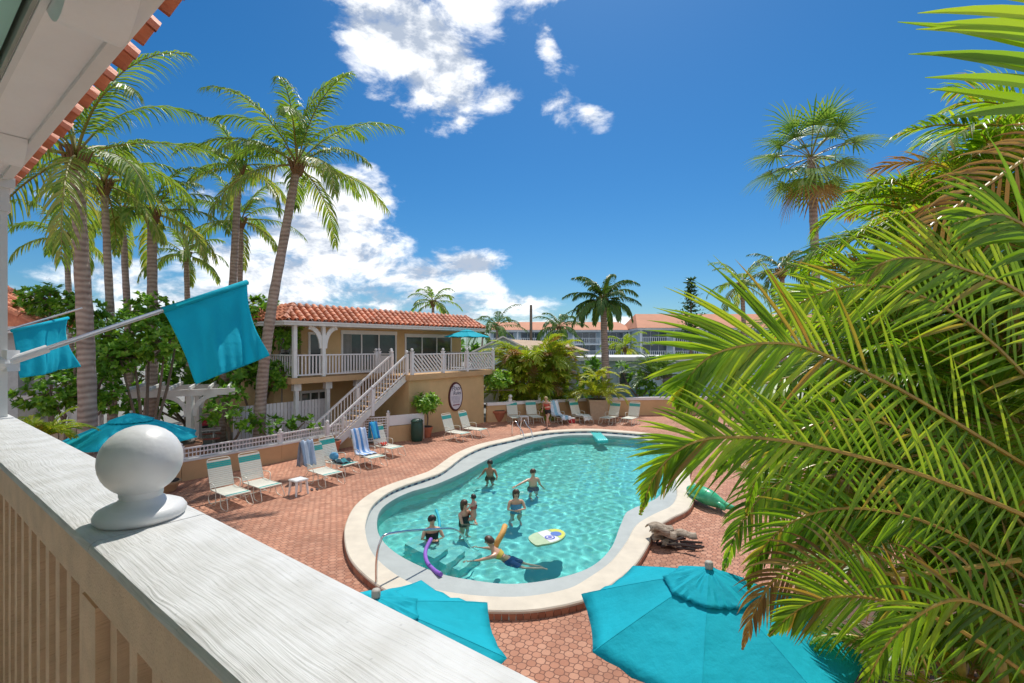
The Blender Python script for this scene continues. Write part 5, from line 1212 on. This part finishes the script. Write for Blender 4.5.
# ------------------------------------------------------------------ pool rails and toys
def hrail(g0,d,label,grp,hh=.85,two=0,run=1.1):
    root=thing('pool_handrail',label,'handrail',(g0.x,g0.y,CZ if False else 0),0,grp)
    for k in range(two+1):
        s=V((-d.y,d.x,0))*.5*k; mb=MB(); mb.tube(bez([g0+s+V((0,0,0)),g0+s+V((0,0,hh*.55)),g0+s+d*.08+V((0,0,hh*.9)),g0+s+d*.3+V((0,0,hh)),g0+s+d*run*.8+V((0,0,hh*.72)),g0+s+d*run*1.25+V((0,0,hh*.4)),g0+s+d*run*1.6+V((0,0,-.5))],40),.022,10)
        o=part('rail_tube',mb,M['chrome'],root,True); o.cycles.is_caustics_receiver=True
        mb=MB(); mb.lathe([(.06,0),(.055,.015),(.03,.025)],g0+s+V((0,0,.002)),14); part('flange',mb,M['chrome'],root)
    return root
g0=G(376.5,590); e_=G(470,546,-.05); d=(e_-g0); d.z=0; L_=d.length; d.normalize()
hrail(g0,d,'single curved chrome handrail entering the shallow end by the steps',None,.92,0,L_/1.45)
g0=G(512,437.5); d=(G(540,445)-g0); d.z=0; d.normalize(); hrail(g0,d,'pair of chrome ladder rails at the far left edge of the pool',None,.8,1,.7)
fl_=lambda o: setattr(o.cycles,'is_caustics_receiver',True)
def noodle(name,label,pts,r,c_):
    mb=MB(); path=bez(pts,30); mb.tube(path,r,12); p=V(pts[0]); o=solo(name,mb,flat('foam_%d'%int(c_[0]*100+c_[2]*10),c_,.7,bump=.2),label,'pool noodle',(p.x,p.y,p.z),'pool noodles',R(50)); fl_(o)
noodle('pool_noodle','purple foam noodle curving from the dark-haired swimmer towards the pool edge',[G(431,539,.12),G(425.5,551,.04),G(427,562,.03),G(434,570,.04),G(441,574.5,.08)],.042,(.28,.12,.55))
noodle('pool_noodle','turquoise foam noodle curving up out of the water behind the dark-haired swimmer',[G(436,510,.05),G(438.5,517,.03),G(439.5,524,.0),G(439,529,-.03)],.035,(.01,.40,.52))
noodle('pool_noodle','orange foam noodle sticking out behind the head of the swimmer in blue shorts',[G(505,526,.28),G(502.5,533,.22),G(498,541,.1),G(495,548,-.04)],.065,(.72,.38,.10))
# kickboard
def pxp(lst,z): return [G(x,y,z) for x,y in lst]
kb=thing('kickboard','floating bodyboard, pale green at the tail with blue swirls and a yellow nose','bodyboard',tuple(G(548,537,WZ)))
shp=closed(pxp([(528.5,538),(533,533.5),(545,529.8),(556,528.6),(563,530.5),(565.5,534),(562,538.5),(554,542),(543,544),(535.5,544.5)],WZ+.035),60)
Lk=[G(533,539.5,0),G(565,533.5,0)]; ax=(Lk[1]-Lk[0]); La=ax.length; ax.normalize()
mb=MB(); mb.prism([(p.x,p.y) for p in shp],WZ-.02,WZ+.03); o=part('board',mb,flat('pale_green_foam',(.42,.55,.34)),kb); fl_(o)
cen=sum(shp,V((0,0,0)))/len(shp)
def sub(name,t0,t1,c_,z,shrink=.9,wav=0):
    pts=[cen+(p-cen)*shrink for p in shp]; pts=[p for p in pts if t0*La<(p-Lk[0]).dot(ax)<t1*La]
    if len(pts)<3: return
    mb=MB(); mb.prism([(p.x,p.y) for p in pts],z,z+.003); part(name,mb,flat('kb_%s'%name,c_),kb)
sub('white_band',.35,.72,(.7,.7,.78),WZ+.031); sub('yellow_nose',.75,1.2,(.6,.62,.08),WZ+.031,.96); sub('dark_stripe',.34,.38,(.06,.05,.2),WZ+.035,.97)
q=Lk[0]+ax*La*.52; 
for r_,c_,zz in ((.12,(.06,.1,.45),.035),(.085,(.6,.6,.72),.0385),(.05,(.08,.1,.45),.042)):
    mb=MB(); mb.lathe([(r_,0),(r_,.003)],(q.x,q.y,WZ+zz),20); part('swirl',mb,flat('kb_%d'%int(zz*1e4),c_),kb)
q=Lk[0]+ax*La*.8+V((-ax.y,ax.x,0))*.13; mb=MB(); mb.lathe([(.13,0),(.13,.003)],(q.x,q.y,WZ+.0355),20); part('blue_patch',mb,flat('kb_blue',(.06,.16,.5)),kb)
# turquoise raft at the far end
mb=MB(); rp=pxp([(591,434),(600,433.2),(608,441),(598,441.5)],WZ+.03)
for k in range(5):
    a=rp[0].lerp(rp[1],(k+.5)/5); b=rp[3].lerp(rp[2],(k+.5)/5); mb.tube([a,a.lerp(b,.02)+V((0,0,.01)),a.lerp(b,.98)+V((0,0,.01)),b],[.05,.075,.075,.05],10)
o=solo('air_mattress',mb,flat('aqua_vinyl',(.10,.62,.60),.3),'light turquoise air mattress floating at the far end of the pool','air mattress',tuple(rp[0]),None,R(60)); fl_(o)
# green float on the right coping
g=G(706,500,.15); gf=thing('crocodile_float','green inflatable crocodile-like float lying beside the right curve of the pool','pool float',(g.x,g.y,0))
pp=bez([G(689,489,.25),G(697,492,.3),G(708,497,.3),G(722,504,.22),G(734,508,.2)],24); gm=mat('green_inflatable',(.02,.28,.12),.3,.5,7,alt=(.10,.55,.30))
mb=MB(); mb.tube(pp,[.08,.11,.13,.15,.17,.19,.2,.21,.22,.22,.22,.22,.22,.21,.2,.18,.16,.14,.12,.1,.09,.08,.07,.06,.05],14); part('body',mb,gm,gf,True)
for k in (5,8,14,17):
    mb=MB(); s=1 if k in (5,14) else -1; p=pp[k]; mb.tube([p,p+V((.1,-.35*s,-.08)),p+V((.15,-.42*s,-.14))],[.08,.07,.04],8); part('foot',mb,gm,gf,True)
for s in (1,-1): mb=MB(); mb.ball(pp[5]+V((0,.09*s,.17)),.05,10); part('eye',mb,M['white'],gf,True)
# rolled pile beside the coping
g=G(673,544); pl=thing('driftwood_pile','pile of pale palm bark husks and dark stems beside the right side of the pool','pile',(g.x,g.y,0)); rs=random.Random(9)
for k in range(9):
    a=rs.uniform(-.5,.4); p=g+V((rs.uniform(-.35,.3),rs.uniform(-.25,.25),.05+.04*k)); d=V((cos(a),sin(a),rs.uniform(-.1,.1))); n_=V((-d.y,d.x,0)); L_=rs.uniform(.2,.38); w_=rs.uniform(.1,.18)
    def fn(u,v,p=p,d=d,n_=n_,L_=L_,w_=w_): return p+d*(u-.5)*2*L_+n_*(v-.5)*2*w_*(1-.6*abs(u-.5))+V((0,0,.10*(1-(2*v-1)**2)+.05*sin(u*5)))
    mb=MB(); mb.grid(fn,12,8); o=part('bark_husk',mb,mat('pale_husk',(.50,.42,.32),.9,.3,6,stretch=(1,6,6),alt=(.16,.10,.07)) if k==0 else M['husk'],pl,True)
    if k==0: M['husk']=o.data.materials[0]
    sm=o.modifiers.new('t','SOLIDIFY'); sm.thickness=.02
for k in range(16):
    a=rs.uniform(-1,1); p=g+V((rs.uniform(-.45,.2),rs.uniform(-.4,.1),.03+.01*k)); mb=MB(); mb.tube([p,p+V((cos(a)*.4,sin(a)*.3,rs.uniform(-.01,.05)))],.025,5); part('dark_stem',mb,flat('dark_stem_m',(.05,.03,.025)),pl)

# ------------------------------------------------------------------ people
def person(label,loc,rot,J,skin,hair,clothes,scale=1.0,hairlong=False,tilt=0,group='people in the pool',recv=True):
    """J: joints in metres relative to the pelvis (x right, y forward, z up)"""
    root_m=Matrix.Translation(V(loc))@Matrix.Rotation(rot,4,'Z')@Matrix.Rotation(tilt,4,'X')@Matrix.Scale(scale,4)
    v=[];e=[];rad=[]
    def add(p,r,par=None):
        v.append(V(p)); rad.append(r if isinstance(r,tuple) else (r,r))
        if par is not None: e.append((par,len(v)-1))
        return len(v)-1
    pel=add((0,0,0),(.145,.11)); wst=add(J.get('waist',(0,0,.17)),(.125,.095),pel); ch=add(J.get('chest',(0,0,.36)),(.15,.11),wst)
    nk0=V(J.get('neck',(0,0,.52))); nk=add(nk0,.055,ch); hd0=V(J.get('head',(0,.01,.66)))
    up=(hd0-nk0).normalized(); n1_=add(nk0+up*.07,.052,nk)
    body_head=hd0
    h1=add(hd0-up*.04,(.068,.075),n1_); h2=add(hd0+up*.03,(.078,.088),h1); h3=add(hd0+up*.10,(.06,.066),h2)
    for s,nm in ((-1,'l'),(1,'r')):
        sh=V(J.get('sh'+nm,(s*.17,0,.46))); a=add(sh,.052,ch); el_=V(J['el'+nm]); b=add(sh.lerp(el_,.5),.043,a); b=add(el_,.036,b); wr=V(J['wr'+nm]); c_=add(el_.lerp(wr,.45),.033,b); c_=add(wr,.023,c_)
        hdv=(wr-el_).normalized(); pm=add(wr+hdv*.06,(.036,.02),c_)
        J['_h'+nm]=(wr,hdv)
        hp=add((s*.085,0,-.05),.09,pel); kn=V(J['kn'+nm]); an=V(J['an'+nm]); m_=add(V((s*.085,0,-.05)).lerp(kn,.5),.072,hp); k_=add(kn,.052,m_); c2=add(kn.lerp(an,.4),.048,k_); a_=add(an,.034,c2)
        ft=J.get('ft'+nm); fwd=(V(ft)-an) if ft else V((0,.16,-.04)); f1_=add(an+fwd*.5,.034,a_); add(an+fwd,.026,f1_)
    # five fingers on each hand, rooted in the palm
    roots=[0]
    for nm in 'lr':
        wr,hv=J['_h'+nm]; sd_=hv.cross(V((0,0,1))); sd_=sd_.normalized() if sd_.length>.1 else V((1,0,0)); cu=sd_.cross(hv)
        for k,(o_,l_) in enumerate(((-.027,.055),(-.009,.07),(.009,.075),(.027,.062))):
            b=wr+hv*.07+sd_*o_; r0=add(b,.0095); roots.append(r0); m_=add(b+hv*l_*.6+sd_*o_*.15,.009,r0); add(b+hv*l_+cu*-.02+sd_*o_*.2,.0075,m_)
        b=wr+hv*.035+sd_*.03; r0=add(b,.011); roots.append(r0); m_=add(b+hv*.025+sd_*.025,.010,r0); add(b+hv*.05+sd_*.035,.008,m_)
    # nose
    fwdh=V(J.get('face',(0,1,0))).normalized()
    me=bpy.data.meshes.new('person'); me.from_pydata([tuple(p) for p in v],e,[]); me.materials.append(M[skin])
    o=bpy.data.objects.new('person',me); col.objects.link(o); o.matrix_world=root_m
    tag(o,label,'person',group)
    sk=o.modifiers.new('skin','SKIN'); sk.use_smooth_shade=True
    if not me.skin_vertices: 
        bpy.context.view_layer.objects.active=o; o.select_set(True); bpy.ops.mesh.customdata_skin_add()
    for i,r_ in enumerate(rad): me.skin_vertices[0].data[i].radius=r_; me.skin_vertices[0].data[i].use_root=(i in roots)
    ss=o.modifiers.new('sub','SUBSURF'); ss.levels=2; ss.render_levels=2
    def child(name,mb,m,smooth=True):
        c_=mkobj(name,mb,m,None,smooth); c_.parent=o; c_.cycles.is_caustics_receiver=True; return c_
    side=fwdh.cross(up).normalized(); fu=side.cross(fwdh)
    # hair: a shell over the back and top of the skull
    mb=MB(); R_=.102; c0=hd0+up*.035
    def hf(u,w_):
        th=u*2*pi; ph_=w_*(2.05 if not hairlong else 2.3); d_=up*cos(ph_)+(fwdh*cos(th)+side*sin(th))*sin(ph_)
        lim=max(0,d_.dot(fwdh)); k=1.0 if d_.dot(fwdh)<.35 or d_.dot(up)>.45 else .86
        dn_=-up*(.10 if hairlong and ph_>1.6 and d_.dot(fwdh)<.2 else 0)
        return c0+V(d_)*R_*k*(1+.04*sin(th*7+w_*9))-fwdh*.012+dn_*(w_**3)
    mb.grid(hf,20,12,True); child('hair',mb,M[hair])
    for s in (1,-1):
        mb=MB(); mb.ball(hd0+fwdh*.083+side*.032*s+up*.02,.011,8); child('eye',mb,flat('eye_dark',(.03,.02,.02),.2))
        mb=MB(); mb.ball(hd0+side*.083*s+up*.005,.02,8,(.6,1,1.3)); child('ear',mb,M[skin])
    mb=MB(); mb.tube([hd0+fwdh*.08+up*.025,hd0+fwdh*.108-up*.012,hd0+fwdh*.085-up*.022],[.008,.014,.008],8); child('nose',mb,M[skin])
    mb=MB(); mb.tube([hd0+fwdh*.086+side*.024-up*.048,hd0+fwdh*.094-up*.05,hd0+fwdh*.086-side*.024-up*.048],.006,6); child('mouth',mb,flat('lip',(.35,.12,.10)))
    wa=V(J.get('waist',(0,0,.17))); cc_=V(J.get('chest',(0,0,.36)))
    def shell(a,b,ra,rb,name,m,K=8,ext=0):
        mb=MB(); ax_=(b-a).normalized(); s_=V((1,0,0)); f_=ax_.cross(s_).normalized(); s_=f_.cross(ax_)
        mb.grid(lambda u,w_:a.lerp(b,w_)+s_*cos(u*2*pi)*(ra[0]+(rb[0]-ra[0])*w_)+f_*sin(u*2*pi)*(ra[1]+(rb[1]-ra[1])*w_),20,K,True); child(name,mb,m)
    for c_ in clothes:
        if c_[0]=='shorts':
            shell(V((0,0,-.06)),wa*.75,(.185,.135),(.15,.12),'shorts',c_[1])
            for s,nm in ((-1,'l'),(1,'r')): h_=V((s*.085,0,-.04)); k_=V(J['kn'+nm]); shell(h_,h_.lerp(k_,c_[2]),(.11,.12),(.095,.095),'trouser_leg',c_[1])
        if c_[0]=='suit':
            shell(V((0,0,-.10)),wa,(.165,.125),(.142,.112),'swimsuit',c_[1]); shell(wa,cc_.lerp(nk0,.25),(.142,.112),(.165,.125),'swimsuit_top',c_[1])
        if c_[0]=='top': shell(wa.lerp(cc_,.6),cc_.lerp(nk0,.15),(.15,.12),(.168,.128),'swim_top',c_[1])
        if c_[0]=='shirt': shell(wa*.6,cc_.lerp(nk0,.45),(.165,.13),(.175,.13),'shirt',c_[1])
    o.cycles.is_caustics_receiver=recv; return o
def std(**k):
    J=dict(ell=(-.24,.02,.22),elr=(.24,.02,.22),wrl=(-.24,.16,.02),wrr=(.24,.16,.02),knl=(-.10,.03,-.46),knr=(.10,.03,-.46),anl=(-.11,-.02,-.86),anr=(.11,-.02,-.86)); J.update(k); return J
def inpool(px,py,head_py,sc_=1):       # the sight line to the waterline at the waist
    g=G(px,py,WZ); return V((g.x,g.y,-.14))
cB=flat('navy_cloth',(.02,.05,.16),.7); cK=flat('black_cloth',(.02,.02,.022),.7); cR=flat('coral_cloth',(.5,.10,.08),.7); cY=flat('yellow_cloth',(.7,.5,.08),.7); cT=flat('blue_print_cloth',(.10,.30,.50),.7)
def wat(px,py,dz=-.33): g=G(px,py,WZ); g.z=dz; return g
person('dark-haired bather standing in the pool, farthest from the camera on the left',wat(490,475),R(160),std(ell=(-.28,.05,.26),wrl=(-.34,.24,.16),elr=(.28,.05,.26),wrr=(.30,.25,.12)),'skin3','hairk',[('shorts',cK,.6)])
person('bather with one arm stretched out to the left over the water',wat(533,485),R(200),std(shr=(.17,0,.45),elr=(.42,.10,.40),wrr=(.64,.16,.34),ell=(-.26,.0,.22),wrl=(-.28,.14,.04)),'skin','hair',[('shorts',cB,.6)])
person('long-haired woman in a blue patterned swimsuit with her arms folded',wat(516,508),R(190),std(ell=(-.24,.10,.26),wrl=(-.04,.22,.28),elr=(.24,.10,.26),wrr=(.04,.24,.25)),'skin','hair',[('suit',cT)],1,True)
person('woman in black swimwear holding a small child in her arms',wat(464,520),R(235),std(ell=(-.22,.16,.28),wrl=(-.05,.34,.28),elr=(.24,.16,.24),wrr=(.06,.34,.20)),'skin','hair',[('suit',cK)],1,True)
person('dark-haired child in a coral top carried by the woman in black',wat(473.5,519.5,.02),R(70),std(ell=(-.24,.12,.32),wrl=(-.2,.3,.36),elr=(.24,.12,.3),wrr=(.2,.3,.34),knl=(-.16,.25,-.20),knr=(.16,.25,-.2),anl=(-.2,.12,-.5),anr=(.2,.12,-.5)),'skin2','hairk',[('top',cR)],.72)
person('dark-haired woman in a black swimsuit with clasped hands beside the purple noodle',wat(432,535,-.38),R(200),std(ell=(-.26,.12,.24),wrl=(-.06,.28,.28),elr=(.26,.12,.24),wrr=(.04,.30,.30)),'skin','hairk',[('suit',cK)])
person('swimmer in navy shorts and yellow neck strap reaching both arms forward',wat(510,556,-.26),R(80),
   dict(waist=(0,.12,.10),chest=(0,.27,.20),neck=(0,.38,.34),head=(0,.44,.47),shl=(-.17,.33,.24),shr=(.17,.33,.24),ell=(-.30,.56,.20),wrl=(-.34,.80,.15),elr=(.30,.56,.20),wrr=(.36,.80,.14),knl=(-.14,-.32,-.18),knr=(.14,-.28,-.25),anl=(-.14,-.68,-.12),anr=(.16,-.60,-.36),ftl=(-.14,-.82,-.16),ftr=(.16,-.70,-.48),face=(0,1,-.1)),'skin','hair',[('shorts',cB,.7),('top',cY)])
fp=G(548,427.5); fp.z=.91
person('blond woman in red top and black shorts walking beside the pool',fp,R(150),std(waist=(0,.04,.17),chest=(0,.12,.35),neck=(0,.19,.50),head=(0,.24,.64),shl=(-.17,.13,.44),shr=(.17,.13,.44),ell=(-.26,.20,.22),wrl=(-.12,.38,.22),elr=(.28,.02,.22),wrr=(.26,.14,.02),knl=(-.09,.28,-.42),anl=(-.09,.30,-.84),knr=(.09,-.12,-.44),anr=(.09,-.40,-.78),ftr=(.09,-.30,-.86)),'skin2','hairb',[('shirt',cR),('shorts',cK,.35)],1,False,0,None,False)
person('swimmer with only a dark head showing at the far end of the pool',wat(597,431,-.62) if False else V((G(597,434.5,WZ).x,G(597,434.5,WZ).y,-.72)),R(180),std(),'skin','hairk',[('shorts',cB,.5)])

# ------------------------------------------------------------------ big feathery palms beside the balcony
def FR(root,pts,n,L,wd,seed,side=(1,-1),phi=(1.15,.32),droop=.5,mt='areca',segs=5,U=V((.1,-1,.25)),lift=0,v=(.15,1),lfn=None,rr=(.014,.003),start=.05,smooth=24,jit=.10,rmat='cane'):
    rs=random.Random(seed); ra=bez([P(*q) for q in pts],smooth); lf=MB(); rc=MB()
    frond(lf,ra,n,L,wd,phi[0],phi[1],droop,U,rs,segs=segs,fold=.18,sides=side,start=start,lift=lift,jit=jit,rm=rc,rr=rr,vlo=v[0],vhi=v[1],lfn=lfn,brownr=.05)
    o=part('frond',lf,M[mt],root); part('stem',rc,M[rmat],o)
lenA=lambda t: .75+.35*sin(pi*min(1,t*1.05))-.74*max(0,(t-.5))/.5
ap=thing('areca_palm','large near feathery palm with two long arching fronds reaching over the pool','palm tree',(3.4,2.7,0))
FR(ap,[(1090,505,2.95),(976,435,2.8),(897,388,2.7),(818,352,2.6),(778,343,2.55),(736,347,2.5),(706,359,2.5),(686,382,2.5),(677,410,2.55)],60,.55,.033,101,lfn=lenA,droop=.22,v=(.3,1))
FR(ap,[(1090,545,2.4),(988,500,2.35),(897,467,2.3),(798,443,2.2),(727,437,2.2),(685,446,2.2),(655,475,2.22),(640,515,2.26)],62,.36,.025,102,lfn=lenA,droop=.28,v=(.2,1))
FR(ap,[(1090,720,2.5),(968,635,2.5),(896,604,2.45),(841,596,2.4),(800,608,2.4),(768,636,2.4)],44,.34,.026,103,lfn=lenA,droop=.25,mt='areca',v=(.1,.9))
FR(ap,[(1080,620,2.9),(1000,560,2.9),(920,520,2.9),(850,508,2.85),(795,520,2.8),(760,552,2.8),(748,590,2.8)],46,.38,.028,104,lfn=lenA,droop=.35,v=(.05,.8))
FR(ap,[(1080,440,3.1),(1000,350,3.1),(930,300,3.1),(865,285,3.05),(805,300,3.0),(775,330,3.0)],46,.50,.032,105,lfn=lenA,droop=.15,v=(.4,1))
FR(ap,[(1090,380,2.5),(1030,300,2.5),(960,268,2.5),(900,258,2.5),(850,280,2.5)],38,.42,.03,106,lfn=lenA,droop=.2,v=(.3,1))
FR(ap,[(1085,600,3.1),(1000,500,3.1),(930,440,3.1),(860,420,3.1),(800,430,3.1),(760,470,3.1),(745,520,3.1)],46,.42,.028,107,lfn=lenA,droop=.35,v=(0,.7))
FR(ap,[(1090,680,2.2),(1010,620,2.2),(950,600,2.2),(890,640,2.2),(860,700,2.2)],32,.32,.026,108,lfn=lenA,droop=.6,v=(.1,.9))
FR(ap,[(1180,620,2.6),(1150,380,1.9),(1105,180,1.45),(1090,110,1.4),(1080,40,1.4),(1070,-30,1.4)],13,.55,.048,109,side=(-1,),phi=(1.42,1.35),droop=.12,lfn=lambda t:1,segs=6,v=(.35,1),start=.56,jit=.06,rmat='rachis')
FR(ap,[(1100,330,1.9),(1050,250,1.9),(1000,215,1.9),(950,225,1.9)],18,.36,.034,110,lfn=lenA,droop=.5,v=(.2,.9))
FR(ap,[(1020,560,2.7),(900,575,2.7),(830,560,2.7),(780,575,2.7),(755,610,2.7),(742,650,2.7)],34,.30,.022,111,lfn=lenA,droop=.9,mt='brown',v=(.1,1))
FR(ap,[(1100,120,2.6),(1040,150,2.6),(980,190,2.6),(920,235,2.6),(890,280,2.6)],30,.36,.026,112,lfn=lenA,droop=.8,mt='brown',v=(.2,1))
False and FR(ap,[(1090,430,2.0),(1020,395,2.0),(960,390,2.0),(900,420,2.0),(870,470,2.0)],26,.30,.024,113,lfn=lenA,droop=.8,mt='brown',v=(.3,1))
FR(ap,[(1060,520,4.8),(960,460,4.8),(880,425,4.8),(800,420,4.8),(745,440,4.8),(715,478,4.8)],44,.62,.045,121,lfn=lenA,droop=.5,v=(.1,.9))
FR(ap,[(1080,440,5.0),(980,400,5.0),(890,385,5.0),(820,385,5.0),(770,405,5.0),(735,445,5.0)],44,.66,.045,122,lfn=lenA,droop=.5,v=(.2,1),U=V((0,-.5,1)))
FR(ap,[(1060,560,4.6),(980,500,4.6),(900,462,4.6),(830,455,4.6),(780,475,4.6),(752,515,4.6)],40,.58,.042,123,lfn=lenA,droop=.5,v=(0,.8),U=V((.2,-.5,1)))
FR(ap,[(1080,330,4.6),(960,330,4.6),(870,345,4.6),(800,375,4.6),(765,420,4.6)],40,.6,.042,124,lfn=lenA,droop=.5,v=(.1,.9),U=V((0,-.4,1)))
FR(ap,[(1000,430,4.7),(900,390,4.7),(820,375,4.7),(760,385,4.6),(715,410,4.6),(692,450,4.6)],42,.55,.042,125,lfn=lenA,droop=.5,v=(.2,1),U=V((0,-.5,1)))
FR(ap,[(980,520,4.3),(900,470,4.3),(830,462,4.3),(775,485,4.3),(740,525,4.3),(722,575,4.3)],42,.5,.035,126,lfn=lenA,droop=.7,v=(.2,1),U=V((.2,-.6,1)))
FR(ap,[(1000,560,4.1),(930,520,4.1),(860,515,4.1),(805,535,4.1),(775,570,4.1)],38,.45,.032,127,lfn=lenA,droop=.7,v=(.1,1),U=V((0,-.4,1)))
cn_=MB()
for (x,y,px,py,Y) in ((3.1,3.2,985,600,3.0),(3.5,2.9,1040,560,2.9),(3.0,2.8,1000,660,2.6),(3.8,3.2,1060,480,3.1),(3.3,3.5,1010,560,3.3),(2.8,3.1,960,650,2.9),(3.9,2.6,1090,520,2.6),(3.6,3.6,1045,420,3.4)):
    cn_.tube(bez([V((x,y,0)),V((x,y,0)).lerp(P(px,py,Y),.5)+V((.1,.05,0)),P(px,py,Y)],12),[.045-.0016*i for i in range(13)],9)
part('canes',cn_,M['cane'],ap,True)
def mass(label,base,crowns,seed,lean=(-1,0)):
    rs=random.Random(seed); root=thing('areca_palm',label,'palm tree',base,0,'feathery palms behind the near one'); cn=MB()
    for (px,py,Y,n,L_,mt_) in crowns:
        c0=P(px,py,Y); g=V(base)+V((rs.uniform(-.3,.3),rs.uniform(-.3,.3),0)); cn.tube(bez([g,g.lerp(c0,.5)+V((rs.uniform(-.15,.15),0,0)),c0],10),[.05-.002*i for i in range(11)],8)
        for k in range(n):
            a=k*2.39996+rs.uniform(-.4,.4); e0=1.4-1.35*(k+.5)/n+rs.uniform(-.15,.15); ra=arc_rachis(c0+V((cos(a)*.04,sin(a)*.04,0)),a,e0,L_*rs.uniform(.75,1.1),rs.uniform(1.1,2.0),12)
            dead=rs.random()<.08; lf=MB(); rc=MB(); tw=rs.uniform(-.5,.5)
            d=V((cos(a),sin(a),0)); sdv=V((-d.y,d.x,0)); Uv=(V((0,0,1))+sdv*tw).normalized()
            frond(lf,ra,38,L_*.28,.026 if Y<4.2 else .030,1.05,.5,.8,Uv,rs,segs=4,fold=.2,lift=.15,rm=rc,rr=(.014,.004),vlo=rs.uniform(.1,.5),vhi=rs.uniform(.7,1),start=.14,brownr=.08)
            o=part('frond',lf,M['brown'] if dead else M[mt_],root); part('stem',rc,M['cane'],o)
    part('canes',cn,M['cane'],root,True)
mass('feathery palm clump rising to the top right edge behind the near fronds',(5.2,4.2,0),[(1010,240,4.0,24,1.3,'areca'),(1065,165,4.0,22,1.45,'areca'),(950,235,4.6,18,1.3,'areca'),(1000,340,4.3,20,1.5,'areca')],201)
mass('dense feathery palm clump filling the right edge at railing height',(4.6,4.0,0),[(1030,440,3.6,20,1.5,'areca'),(960,420,4.4,20,1.6,'areca'),(905,330,5.0,18,1.5,'areca')],202)
mass('shaded lower palm clump by the right end of the large umbrella',(4.0,3.9,0),[(1000,590,3.5,20,1.3,'areca'),(920,540,4.2,20,1.3,'areca'),(960,690,3.2,16,1.1,'areca'),(840,470,5.4,14,1.3,'areca')],203)
mass('feathery palm clump farther off whose tips show against the sky beside the fan palm',(6.0,7.0,0),[(860,350,7.0,20,1.7,'areca'),(810,410,7.0,16,1.35,'areca'),(935,300,6.5,20,1.9,'areca')],204)
mass('dark low palm growth on the mulch between the near and far clumps',(6.6,6.4,0),[(960,470,6.2,20,1.7,'areca'),(880,520,6.4,18,1.5,'areca'),(1000,540,5.2,20,1.5,'areca'),(1060,470,5.0,18,1.6,'areca'),(800,520,7.2,12,1.1,'areca')],205)
# planting bed kerb under the palms and dark mulch
mb=MB(); mb.prism([(p.x,p.y) for p in closed([V((2.6,2.0,0)),V((2.9,3.8,0)),V((3.6,5.6,0)),V((5.0,8.0,0)),V((8.5,9.0,0)),V((9.0,1.0,0)),V((4.0,.8,0))],60)],.004,.06); struct('mulch_bed',mb,mat('mulch',(.16,.09,.06),.95,.4,14,bump=.8,bscale=40))
